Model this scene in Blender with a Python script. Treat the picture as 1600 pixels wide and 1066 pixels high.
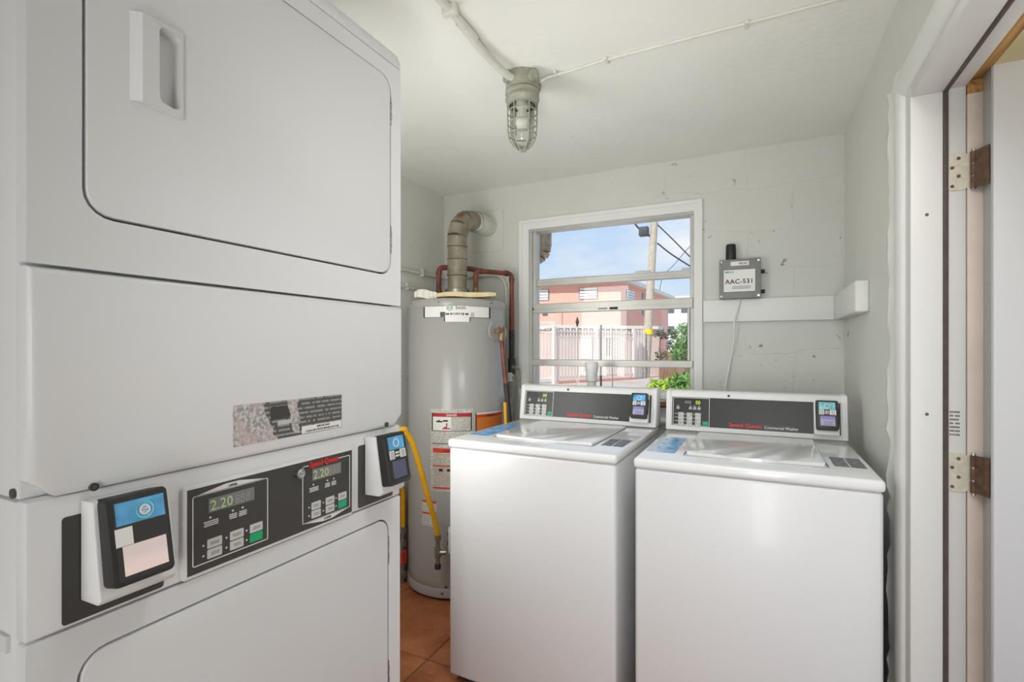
import bpy, bmesh, math, random
from mathutils import Vector, Matrix
from mathutils.geometry import tessellate_polygon
random.seed(7)
PI = math.pi
S = bpy.context.scene
C = S.collection
for o in list(bpy.data.objects):
    bpy.data.objects.remove(o)

# ------------------------------------------------------------------ camera
F_PX, HORIZON, CAM_H = 790.0, 545.0, 1.273
YAW = math.atan(386 / 790)
cam = bpy.data.cameras.new('camera')
cam.sensor_width = 36
cam.lens = F_PX / 1600 * 36
cam.shift_y = (HORIZON - 533) / 1600
cam.clip_start = 0.02
cam.clip_end = 300
cam_o = bpy.data.objects.new('camera', cam)
cam_o.location = (0, 0, CAM_H)
cam_o.rotation_euler = (PI / 2, 0, YAW)
C.objects.link(cam_o)
S.camera = cam_o
CY, SY = math.cos(YAW), math.sin(YAW)

def ray(u, v):
    r = (u - 800) / F_PX
    return Vector((r * CY - SY, r * SY + CY, (HORIZON - v) / F_PX))
def at_depth(u, v, t):
    k = ray(u, v)
    return Vector((k.x * t, k.y * t, CAM_H + k.z * t))
def on_x(u, v, x):
    k = ray(u, v); t = x / k.x
    return Vector((x, k.y * t, CAM_H + k.z * t))
def on_y(u, v, y):
    k = ray(u, v); t = y / k.y
    return Vector((k.x * t, y, CAM_H + k.z * t))
def on_z(u, v, z):
    k = ray(u, v); t = (z - CAM_H) / k.z
    return Vector((k.x * t, k.y * t, z))

# ------------------------------------------------------------------ sky, sun, area lights, exposure
S.view_settings.view_transform = 'Standard'
S.view_settings.look = 'None'
S.view_settings.gamma = 1
S.view_settings.use_curve_mapping = False
S.view_settings.exposure = 0.12

world = bpy.data.worlds.new('sky')
S.world = world
world.use_nodes = True
wn, wl = world.node_tree.nodes, world.node_tree.links
wn.clear()
w_out = wn.new('ShaderNodeOutputWorld')
w_bg = wn.new('ShaderNodeBackground')
w_tc = wn.new('ShaderNodeTexCoord')
w_sep = wn.new('ShaderNodeSeparateXYZ')
w_ramp = wn.new('ShaderNodeValToRGB')
w_ramp.color_ramp.elements[0].position = 0.0
w_ramp.color_ramp.elements[0].color = (0.76, 0.89, 1.0, 1)
w_ramp.color_ramp.elements[1].position = 0.65
w_ramp.color_ramp.elements[1].color = (0.16, 0.42, 0.95, 1)
w_map = wn.new('ShaderNodeMapping')
w_map.inputs['Scale'].default_value = (3.0, 3.0, 8.0)
w_map.inputs['Location'].default_value = (0.3, 1.1, 0.2)
w_noise = wn.new('ShaderNodeTexNoise')
w_noise.inputs['Scale'].default_value = 1.6
w_noise.inputs['Detail'].default_value = 6
w_noise.inputs['Roughness'].default_value = 0.55
w_cr = wn.new('ShaderNodeValToRGB')
w_cr.color_ramp.elements[0].position = 0.42
w_cr.color_ramp.elements[0].color = (0, 0, 0, 1)
w_cr.color_ramp.elements[1].position = 0.72
w_cr.color_ramp.elements[1].color = (0.9, 0.9, 0.9, 1)
w_mix = wn.new('ShaderNodeMixRGB')
w_mix.inputs['Color2'].default_value = (1.0, 1.0, 1.0, 1)
wl.new(w_tc.outputs['Generated'], w_sep.inputs[0])
wl.new(w_sep.outputs['Z'], w_ramp.inputs[0])
wl.new(w_tc.outputs['Generated'], w_map.inputs[0])
wl.new(w_map.outputs[0], w_noise.inputs['Vector'])
wl.new(w_noise.outputs['Fac'], w_cr.inputs[0])
wl.new(w_cr.outputs[0], w_mix.inputs['Fac'])
wl.new(w_ramp.outputs[0], w_mix.inputs['Color1'])
wl.new(w_mix.outputs[0], w_bg.inputs['Color'])
w_bg.inputs['Strength'].default_value = 0.93
wl.new(w_bg.outputs[0], w_out.inputs[0])

sun_d = bpy.data.lights.new('sun', 'SUN')
sun_d.energy = 3.7
sun_d.angle = math.radians(0.6)
sun_d.color = (1.0, 0.95, 0.87)
sun = bpy.data.objects.new('sun', sun_d)
sun.rotation_euler = Vector((0.17, 0.80, -0.60)).to_track_quat('-Z', 'Y').to_euler()
sun.location = (-6, -8, 12)
C.objects.link(sun)

def area_light(name, loc, direction, sx, sy, power, col):
    d = bpy.data.lights.new(name, 'AREA')
    d.shape = 'RECTANGLE'
    d.size, d.size_y = sx, sy
    d.energy = power
    d.color = col
    o = bpy.data.objects.new(name, d)
    o.location = loc
    o.rotation_euler = Vector(direction).to_track_quat('-Z', 'Y').to_euler()
    C.objects.link(o)
    return o
# added soft fill lights behind the camera; the end wall there is closed
area_light('room_end_fill', (-0.70, -1.50, 0.98), (0, 1, 0), 1.9, 1.75, 9.0, (0.97, 0.985, 1.0))
strip_l = area_light('rear_strip_fill', (0.15, -1.35, 1.00), (-0.18, 1.0, -0.05), 0.35, 1.6, 4.4, (0.97, 0.985, 1.0))  # added narrow fill; no opening stands here
strip_l.data.spread = math.radians(80)
# added fill lights without fixtures: overhead, upward and behind the dryers
over_l = area_light('overhead_fill', (0.02, 0.80, 2.21), (-0.15, 0.45, -1), 0.5, 0.4, 5.4, (0.98, 0.99, 1.0))
over_l.data.spread = math.radians(120)
up_l = area_light('upward_fill', (-0.15, -0.10, 0.70), (-0.12, 0.72, 0.70), 0.4, 0.4, 2.2, (0.99, 0.99, 0.98))
up_l.data.spread = math.radians(60)
area_light('door_daylight', (0.66, 1.05, 1.15), (-1, 0, 0), 0.70, 1.5, 1.4, (0.98, 0.99, 1.0))
area_light('dryer_back_fill', (-1.24, 1.12, 1.35), (0.08, 1.0, 0.22), 0.40, 1.0, 7.6, (1.0, 0.995, 0.97))  # added fill, kept out of view behind the dryers

# ------------------------------------------------------------------ materials
def lin(c):
    c = c / 255
    return c / 12.92 if c <= 0.04045 else ((c + 0.055) / 1.055) ** 2.4
def rgb(r, g, b):
    return (lin(r), lin(g), lin(b), 1)

class NT:
    def __init__(self, name):
        self.m = bpy.data.materials.new(name)
        self.m.use_nodes = True
        self.n = self.m.node_tree.nodes
        self.l = self.m.node_tree.links
        self.p = self.n['Principled BSDF']
    def new(self, t, **kw):
        nd = self.n.new(t)
        for k, v in kw.items():
            if hasattr(nd, k):
                setattr(nd, k, v)
            else:
                nd.inputs[k.replace('_', ' ')].default_value = v
        return nd
    def link(self, a, b):
        self.l.new(a, b)

def mat(name, col, rough=0.5, metal=0.0, bump=0.0, bscale=60, var=0.0, vscale=6, coat=0.0, emit=None, estr=1.0, spec=0.5):
    t = NT(name)
    p = t.p
    p.inputs['Base Color'].default_value = col
    p.inputs['Roughness'].default_value = rough
    p.inputs['Metallic'].default_value = metal
    p.inputs['Coat Weight'].default_value = coat
    p.inputs['Specular IOR Level'].default_value = spec
    if coat: p.inputs['Coat Roughness'].default_value = 0.06
    if emit:
        p.inputs['Emission Color'].default_value = emit
        p.inputs['Emission Strength'].default_value = estr
    tc = t.new('ShaderNodeTexCoord')
    if var:
        nz = t.new('ShaderNodeTexNoise', Scale=vscale, Detail=6.0)
        t.link(tc.outputs['Object'], nz.inputs['Vector'])
        mx = t.new('ShaderNodeMixRGB', blend_type='MIX')
        mx.inputs['Color1'].default_value = tuple(max(0, c * (1 - var)) for c in col[:3]) + (1,)
        mx.inputs['Color2'].default_value = tuple(min(1, c * (1 + var)) for c in col[:3]) + (1,)
        rp = t.new('ShaderNodeMapRange')
        rp.inputs['From Min'].default_value = 0.3
        rp.inputs['From Max'].default_value = 0.7
        t.link(nz.outputs['Fac'], rp.inputs['Value'])
        t.link(rp.outputs[0], mx.inputs['Fac'])
        t.link(mx.outputs[0], p.inputs['Base Color'])
    if bump:
        nb = t.new('ShaderNodeTexNoise', Scale=bscale, Detail=5.0)
        t.link(tc.outputs['Object'], nb.inputs['Vector'])
        bp = t.new('ShaderNodeBump', Strength=bump, Distance=0.01)
        t.link(nb.outputs['Fac'], bp.inputs['Height'])
        t.link(bp.outputs[0], p.inputs['Normal'])
    return t.m

def wall_paint(name, col, axis, blocks=0.25, specks=True):
    """Old paint on concrete blocks: block joints, trowel marks, small dark chips."""
    t = NT(name)
    p = t.p
    p.inputs['Roughness'].default_value = 0.55
    tc = t.new('ShaderNodeTexCoord')
    mp = t.new('ShaderNodeMapping')
    if axis == 'y':
        mp.inputs['Rotation'].default_value = (PI / 2, 0, 0)
    elif axis == 'x':
        mp.inputs['Rotation'].default_value = (PI / 2, 0, PI / 2)
    t.link(tc.outputs['Object'], mp.inputs[0])
    n1 = t.new('ShaderNodeTexNoise', Scale=3.0, Detail=8.0)
    n2 = t.new('ShaderNodeTexNoise', Scale=38.0, Detail=4.0)
    n3 = t.new('ShaderNodeTexNoise', Scale=22.0, Detail=3.0)
    n4 = t.new('ShaderNodeTexNoise', Scale=1.7, Detail=3.0)
    for n in (n1, n2, n3, n4):
        t.link(tc.outputs['Object'], n.inputs['Vector'])
    # warped block joints
    add = t.new('ShaderNodeVectorMath', operation='MULTIPLY_ADD')
    add.inputs[1].default_value = (0.11, 0.11, 0.11)
    t.link(n1.outputs['Color'], add.inputs[0])
    t.link(mp.outputs[0], add.inputs[2])
    br = t.new('ShaderNodeTexBrick', Scale=1.0)
    br.inputs['Brick Width'].default_value = 0.40
    br.inputs['Row Height'].default_value = 0.20
    br.inputs['Mortar Size'].default_value = 0.006
    br.inputs['Mortar Smooth'].default_value = 0.6
    t.link(add.outputs[0], br.inputs['Vector'])
    # joints only show where the paint is thin
    gate = t.new('ShaderNodeMapRange')
    gate.inputs['From Min'].default_value = 0.48
    gate.inputs['From Max'].default_value = 0.62
    t.link(n4.outputs['Fac'], gate.inputs['Value'])
    jm = t.new('ShaderNodeMath', operation='MULTIPLY')
    t.link(br.outputs['Fac'], jm.inputs[0])
    t.link(gate.outputs[0], jm.inputs[1])
    hgt = t.new('ShaderNodeMath', operation='MULTIPLY_ADD')
    hgt.inputs[1].default_value = -blocks * 3
    t.link(jm.outputs[0], hgt.inputs[0])
    h2 = t.new('ShaderNodeMath', operation='MULTIPLY_ADD')
    h2.inputs[1].default_value = 0.25
    t.link(n2.outputs['Fac'], h2.inputs[0])
    t.link(n1.outputs['Fac'], h2.inputs[2])
    t.link(h2.outputs[0], hgt.inputs[2])
    bp = t.new('ShaderNodeBump', Strength=0.35, Distance=0.012)
    t.link(hgt.outputs[0], bp.inputs['Height'])
    t.link(bp.outputs[0], p.inputs['Normal'])
    mx = t.new('ShaderNodeMixRGB')
    mx.inputs['Color1'].default_value = tuple(c * 0.93 for c in col[:3]) + (1,)
    mx.inputs['Color2'].default_value = tuple(min(1, c * 1.05) for c in col[:3]) + (1,)
    t.link(n1.outputs['Fac'], mx.inputs['Fac'])
    last = mx
    if specks:
        sp = t.new('ShaderNodeMapRange')
        sp.inputs['From Min'].default_value = 0.69
        sp.inputs['From Max'].default_value = 0.74
        t.link(n3.outputs['Fac'], sp.inputs['Value'])
        sg = t.new('ShaderNodeMath', operation='MULTIPLY')
        t.link(sp.outputs[0], sg.inputs[0])
        t.link(gate.outputs[0], sg.inputs[1])
        m2 = t.new('ShaderNodeMixRGB')
        m2.inputs['Color2'].default_value = tuple(c * 0.35 for c in col[:3]) + (1,)
        t.link(sg.outputs[0], m2.inputs['Fac'])
        t.link(mx.outputs[0], m2.inputs['Color1'])
        last = m2
    t.link(last.outputs[0], p.inputs['Base Color'])
    return t.m

def print_mat(name, paper, ink, freq=160, words=60, vert='z', horiz='x', cover=0.5, thresh=0.42, rough=0.45):
    """Flat fine print: rows of illegible small type on a label."""
    t = NT(name)
    p = t.p
    p.inputs['Roughness'].default_value = rough
    tc = t.new('ShaderNodeTexCoord')
    sp = t.new('ShaderNodeSeparateXYZ')
    t.link(tc.outputs['Object'], sp.inputs[0])
    a = t.new('ShaderNodeMath', operation='MULTIPLY')
    a.inputs[1].default_value = freq
    t.link(sp.outputs[vert.upper()], a.inputs[0])
    fr = t.new('ShaderNodeMath', operation='FRACT')
    t.link(a.outputs[0], fr.inputs[0])
    lt = t.new('ShaderNodeMath', operation='LESS_THAN')
    lt.inputs[1].default_value = cover
    t.link(fr.outputs[0], lt.inputs[0])
    fl = t.new('ShaderNodeMath', operation='FLOOR')
    t.link(a.outputs[0], fl.inputs[0])
    cb = t.new('ShaderNodeCombineXYZ')
    t.link(sp.outputs[horiz.upper()], cb.inputs[0])
    fl2 = t.new('ShaderNodeMath', operation='MULTIPLY')
    fl2.inputs[1].default_value = 0.37
    t.link(fl.outputs[0], fl2.inputs[0])
    t.link(fl2.outputs[0], cb.inputs[1])
    nz = t.new('ShaderNodeTexNoise', Scale=words * 4, Detail=2.0)
    t.link(cb.outputs[0], nz.inputs['Vector'])
    gt = t.new('ShaderNodeMath', operation='GREATER_THAN')
    gt.inputs[1].default_value = thresh
    t.link(nz.outputs['Fac'], gt.inputs[0])
    mu = t.new('ShaderNodeMath', operation='MULTIPLY')
    t.link(lt.outputs[0], mu.inputs[0])
    t.link(gt.outputs[0], mu.inputs[1])
    mx = t.new('ShaderNodeMixRGB')
    mx.inputs['Color1'].default_value = paper
    mx.inputs['Color2'].default_value = ink
    t.link(mu.outputs[0], mx.inputs['Fac'])
    t.link(mx.outputs[0], p.inputs['Base Color'])
    return t.m

def glass_mat(name, tint=(1, 1, 1, 1), refl=0.08):
    t = NT(name)
    t.n.remove(t.p)
    out = t.n['Material Output']
    tr = t.new('ShaderNodeBsdfTransparent')
    tr.inputs[0].default_value = tint
    gl = t.new('ShaderNodeBsdfGlossy')
    gl.inputs['Roughness'].default_value = 0.02
    lw = t.new('ShaderNodeLayerWeight')
    lw.inputs['Blend'].default_value = 0.25
    sc = t.new('ShaderNodeMath', operation='MULTIPLY_ADD')
    sc.inputs[1].default_value = 0.6
    sc.inputs[2].default_value = refl * 0.3
    t.link(lw.outputs['Fresnel'], sc.inputs[0])
    mx = t.new('ShaderNodeMixShader')
    t.link(sc.outputs[0], mx.inputs[0])
    t.link(tr.outputs[0], mx.inputs[1])
    t.link(gl.outputs[0], mx.inputs[2])
    t.link(mx.outputs[0], out.inputs[0])
    return t.m

M = {}
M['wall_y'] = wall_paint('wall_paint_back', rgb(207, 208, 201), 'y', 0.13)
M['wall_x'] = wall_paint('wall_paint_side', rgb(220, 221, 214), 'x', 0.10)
M['ceiling'] = wall_paint('ceiling_paint', rgb(232, 233, 226), 'z', 0.0, specks=False)
M['trim'] = mat('trim_paint', rgb(226, 227, 223), 0.42, bump=0.12, bscale=25, var=0.02)
M['jamb'] = mat('jamb_paint', rgb(214, 214, 210), 0.4, bump=0.06, bscale=40)
M['slab'] = mat('door_paint', rgb(221, 223, 225), 0.4, bump=0.03, bscale=60)
M['enamel'] = mat('white_enamel', rgb(221, 222, 222), 0.34, coat=0.10)
M['enamel_top'] = mat('white_enamel_top', rgb(231, 232, 232), 0.16, coat=0.5)
M['plastic_white'] = mat('white_plastic', rgb(226, 226, 224), 0.35)
M['gap'] = mat('dark_gap', rgb(48, 47, 45), 0.8)
M['panel'] = mat('charcoal_panel', rgb(62, 60, 57), 0.42)
M['panel_dark'] = mat('black_panel', rgb(42, 42, 41), 0.35)
M['reader'] = mat('reader_black_plastic', rgb(40, 39, 38), 0.4, bump=0.05, bscale=200)
M['ink_white'] = mat('white_ink', rgb(225, 225, 222), 0.5)
M['ink_grey'] = mat('grey_ink', rgb(150, 150, 148), 0.5)
M['ink_black'] = mat('black_ink', rgb(30, 30, 30), 0.5)
M['ink_red'] = mat('red_ink', rgb(226, 45, 32), 0.5)
M['key_white'] = mat('white_key', rgb(206, 205, 200), 0.5)
M['key_green'] = mat('green_key', rgb(22, 172, 112), 0.45)
M['display'] = mat('grey_display', rgb(126, 126, 122), 0.25)
M['display_dark'] = mat('dark_display', rgb(52, 52, 52), 0.2)
M['led'] = mat('green_led', rgb(170, 190, 140), 0.4, emit=rgb(170, 195, 130), estr=0.12)
M['led_y'] = mat('yellow_green_led', rgb(190, 205, 60), 0.4, emit=rgb(190, 210, 60), estr=0.45)
M['chrome'] = mat('chrome', rgb(215, 215, 212), 0.18, 1.0)
M['steel'] = mat('dull_steel', rgb(165, 163, 158), 0.4, 1.0, var=0.15, vscale=30)
M['iron'] = mat('dark_iron_pipe', rgb(62, 58, 55), 0.55, 0.3, var=0.25, vscale=20)
M['screw'] = mat('dark_screw', rgb(96, 92, 86), 0.5, 0.5)
M['blue_label'] = mat('blue_label', rgb(88, 168, 216), 0.35, var=0.45, vscale=30)
M['teal_label'] = mat('teal_label', rgb(118, 196, 206), 0.35, var=0.35, vscale=35)
M['lcd_blue'] = mat('blue_lcd', rgb(128, 130, 190), 0.2, emit=rgb(120, 125, 200), estr=0.12)
M['lcd_grey'] = mat('grey_lcd', rgb(172, 170, 186), 0.2)
M['mirror'] = mat('mirror_screen', rgb(215, 215, 212), 0.05, 1.0)
M['screen_dark'] = mat('dark_glass_screen', rgb(112, 114, 140), 0.12, 0.5)
M['tank'] = mat('grey_tank_enamel', rgb(165, 164, 160), 0.27, coat=0.12)
M['tank_dark'] = mat('tank_base_shadow_gap', rgb(50, 48, 46), 0.7)  # near-black colour stands in for the shade under the tank
M['galv'] = mat('galvanised_vent', rgb(150, 143, 126), 0.5, 0.3, bump=0.25, bscale=30, var=0.32, vscale=14)
M['galv_out'] = mat('rusty_vent', rgb(178, 158, 138), 0.7, 0.1, bump=0.5, bscale=40, var=0.4, vscale=16)
M['rust'] = mat('rust', rgb(148, 98, 62), 0.85, var=0.4, vscale=40)
M['copper'] = mat('old_copper', rgb(122, 70, 56), 0.5, 0.25, var=0.35, vscale=22)
M['brass'] = mat('old_brass', rgb(140, 112, 82), 0.45, 0.4, var=0.25, vscale=40)
M['yellow'] = mat('yellow_gas_hose', rgb(226, 168, 22), 0.45, var=0.08, vscale=30)
M['foam'] = mat('insulation_board', rgb(226, 208, 165), 0.9, bump=0.5, bscale=60, var=0.12, vscale=20)
M['foam_white'] = mat('insulation_facing', rgb(226, 222, 210), 0.7, bump=0.4, bscale=50)
M['label_white'] = mat('white_label', rgb(232, 231, 226), 0.5)
M['label_grey'] = mat('grey_label', rgb(190, 191, 188), 0.45)
M['orange_ink'] = mat('orange_ink', rgb(206, 118, 52), 0.5)
M['darkred_ink'] = mat('dark_red_ink', rgb(176, 34, 44), 0.5)
M['redorange_ink'] = mat('red_orange_ink', rgb(206, 62, 34), 0.5)
M['green_ink'] = mat('green_ink', rgb(62, 150, 104), 0.5)
M['fine_z'] = print_mat('fine_print_label', rgb(226, 225, 218), rgb(120, 118, 112), 190, 80)
M['fine_z_buff'] = print_mat('fine_print_buff', rgb(212, 206, 192), rgb(128, 120, 108), 150, 80)
M['fine_dark'] = print_mat('fine_print_dark_label', rgb(84, 83, 81), rgb(150, 149, 145), 118, 36, 'z', 'y', 0.42, 0.44)
M['fine_deck'] = print_mat('fine_print_deck', rgb(52, 52, 60), rgb(186, 186, 190), 150, 60, 'y', 'x', 0.4, 0.45)
M['key_print'] = print_mat('key_cap_print', rgb(214, 213, 208), rgb(120, 119, 116), 210, 60, 'z', 'x', 0.45, 0.45)
M['pipe_paint'] = mat('painted_pipe', rgb(208, 208, 198), 0.5, bump=0.15, bscale=30, var=0.06, vscale=15)
M['pvc'] = mat('white_pvc', rgb(228, 228, 224), 0.4)
M['lamp_grey'] = mat('painted_cast_lamp', rgb(158, 158, 142), 0.45, 0.2, bump=0.3, bscale=60, var=0.15, vscale=30)
M['glass'] = glass_mat('window_glass', (0.98, 0.99, 0.99, 1), 0.05)
M['globe'] = glass_mat('lamp_globe_glass', (0.93, 0.94, 0.92, 1), 0.2)
M['bulb'] = mat('frosted_bulb', rgb(226, 226, 218), 0.4)
M['alu'] = mat('aluminium_sash', rgb(196, 195, 188), 0.35, 0.35, var=0.06, vscale=12)
M['box_grey'] = mat('grey_abs_box', rgb(132, 132, 130), 0.45, bump=0.04, bscale=150)
M['antenna'] = mat('black_antenna', rgb(26, 26, 28), 0.45)
M['gasket'] = mat('brown_gasket', rgb(78, 66, 62), 0.6, var=0.2, vscale=30)
M['primed'] = mat('primed_wood', rgb(220, 206, 194), 0.6, var=0.05, vscale=12)
M['edge_grey'] = mat('grey_door_edge', rgb(172, 176, 178), 0.35, 0.3)
M['hinge_cream'] = mat('painted_hinge', rgb(206, 200, 182), 0.5, bump=0.3, bscale=80, var=0.12, vscale=60)
M['hinge_brown'] = mat('rusty_hinge', rgb(104, 82, 66), 0.6, 0.4, var=0.35, vscale=70)
M['grout'] = mat('grout', rgb(112, 78, 60), 0.85, bump=0.3, bscale=120, var=0.2, vscale=30)
M['lock'] = M['chrome']
# terracotta tiles
def terracotta():
    t = NT('terracotta_tile')
    tc = t.new('ShaderNodeTexCoord')
    oi = t.new('ShaderNodeObjectInfo')
    ad = t.new('ShaderNodeVectorMath', operation='ADD')
    t.link(tc.outputs['Object'], ad.inputs[0])
    cb = t.new('ShaderNodeCombineXYZ')
    ml = t.new('ShaderNodeMath', operation='MULTIPLY')
    ml.inputs[1].default_value = 37.0
    t.link(oi.outputs['Random'], ml.inputs[0])
    t.link(ml.outputs[0], cb.inputs[2])
    t.link(cb.outputs[0], ad.inputs[1])
    n1 = t.new('ShaderNodeTexNoise', Scale=7.0, Detail=6.0)
    n2 = t.new('ShaderNodeTexNoise', Scale=60.0, Detail=4.0)
    t.link(ad.outputs[0], n1.inputs['Vector'])
    t.link(ad.outputs[0], n2.inputs['Vector'])
    r = t.new('ShaderNodeValToRGB')
    r.color_ramp.elements[0].position = 0.3
    r.color_ramp.elements[0].color = rgb(146, 84, 44)
    r.color_ramp.elements[1].position = 0.72
    r.color_ramp.elements[1].color = rgb(196, 124, 82)
    t.link(n1.outputs['Fac'], r.inputs[0])
    m = t.new('ShaderNodeMixRGB')
    m.inputs['Color2'].default_value = rgb(206, 150, 120)
    mr = t.new('ShaderNodeMapRange')
    mr.inputs['From Min'].default_value = 0.58
    mr.inputs['From Max'].default_value = 0.72
    mr.inputs['To Max'].default_value = 0.5
    t.link(n2.outputs['Fac'], mr.inputs['Value'])
    t.link(mr.outputs[0], m.inputs['Fac'])
    t.link(r.outputs[0], m.inputs['Color1'])
    t.link(m.outputs[0], t.p.inputs['Base Color'])
    t.p.inputs['Roughness'].default_value = 0.45
    bp = t.new('ShaderNodeBump', Strength=0.15, Distance=0.004)
    t.link(n2.outputs['Fac'], bp.inputs['Height'])
    t.link(bp.outputs[0], t.p.inputs['Normal'])
    return t.m
M['tile'] = terracotta()
def wood_mat():
    t = NT('stained_wood')
    tc = t.new('ShaderNodeTexCoord')
    mp = t.new('ShaderNodeMapping')
    mp.inputs['Scale'].default_value = (90, 3, 90)
    t.link(tc.outputs['Object'], mp.inputs[0])
    n = t.new('ShaderNodeTexNoise', Scale=1.0, Detail=4.0)
    t.link(mp.outputs[0], n.inputs['Vector'])
    r = t.new('ShaderNodeValToRGB')
    r.color_ramp.elements[0].position = 0.3
    r.color_ramp.elements[0].color = rgb(132, 88, 40)
    r.color_ramp.elements[1].position = 0.7
    r.color_ramp.elements[1].color = rgb(206, 160, 92)
    t.link(n.outputs['Fac'], r.inputs[0])
    t.link(r.outputs[0], t.p.inputs['Base Color'])
    t.p.inputs['Roughness'].default_value = 0.6
    return t.m
M['wood'] = wood_mat()
# outdoors
M['soffit'] = mat('cream_soffit', rgb(244, 226, 176), 0.8, bump=0.1, bscale=20)
M['concrete'] = mat('driveway_concrete', rgb(212, 194, 176), 0.9, bump=0.2, bscale=3, var=0.12, vscale=0.8)
M['grass'] = mat('lawn_grass', rgb(148, 166, 84), 0.9, var=0.3, vscale=5)
M['pink'] = mat('pink_stucco', rgb(232, 176, 160), 0.9, bump=0.2, bscale=8, var=0.04, vscale=0.7)
M['mauve'] = mat('pink_stucco_side', rgb(214, 166, 152), 0.9, bump=0.2, bscale=8, var=0.05, vscale=0.7)
M['roof'] = mat('flat_roof', rgb(176, 152, 132), 0.9, var=0.1, vscale=1)
M['fascia'] = mat('roof_fascia', rgb(226, 224, 218), 0.7)
M['white_wall'] = mat('white_garden_wall', rgb(212, 190, 178), 0.85, bump=0.2, bscale=6, var=0.06, vscale=1.2)
M['louvre'] = mat('white_louvre', rgb(232, 232, 228), 0.5)
M['pane_dark'] = mat('far_window_pane', rgb(96, 102, 104), 0.1)
M['fence'] = mat('white_fence_paint', rgb(232, 220, 210), 0.6, var=0.05, vscale=2)
M['black_metal'] = mat('black_metal', rgb(42, 42, 44), 0.5)
M['pole'] = mat('weathered_pole', rgb(186, 176, 160), 0.9, bump=0.5, bscale=10, var=0.14, vscale=5)
M['cable'] = mat('black_cable', rgb(62, 64, 70), 0.6)
M['band'] = mat('yellow_band', rgb(236, 214, 40), 0.6)
M['leaf'] = mat('green_leaf', rgb(96, 140, 54), 0.55, var=0.4, vscale=3)
M['leaf_lime'] = mat('lime_leaf', rgb(168, 192, 60), 0.55, var=0.3, vscale=6)
M['leaf_dark'] = mat('dark_leaf', rgb(60, 74, 52), 0.6, var=0.3, vscale=6)
M['bark'] = mat('bark', rgb(112, 92, 74), 0.9, var=0.2, vscale=10)
M['far_white'] = mat('far_white_wall', rgb(216, 216, 214), 0.9)
M['brown_fence'] = mat('brown_board_fence', rgb(140, 108, 84), 0.9, var=0.15, vscale=4)
M['kerb'] = mat('pink_kerb', rgb(208, 156, 140), 0.9, var=0.08, vscale=3)

# ------------------------------------------------------------------ mesh helpers
def rrect(u0, u1, v0, v1, r, seg=5):
    pts = []
    for (cx, cy, a0) in ((u1 - r, v0 + r, -PI / 2), (u1 - r, v1 - r, 0), (u0 + r, v1 - r, PI / 2), (u0 + r, v0 + r, PI)):
        for i in range(seg + 1):
            a = a0 + PI / 2 * i / seg
            pts.append((cx + r * math.cos(a), cy + r * math.sin(a)))
    return pts

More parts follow.
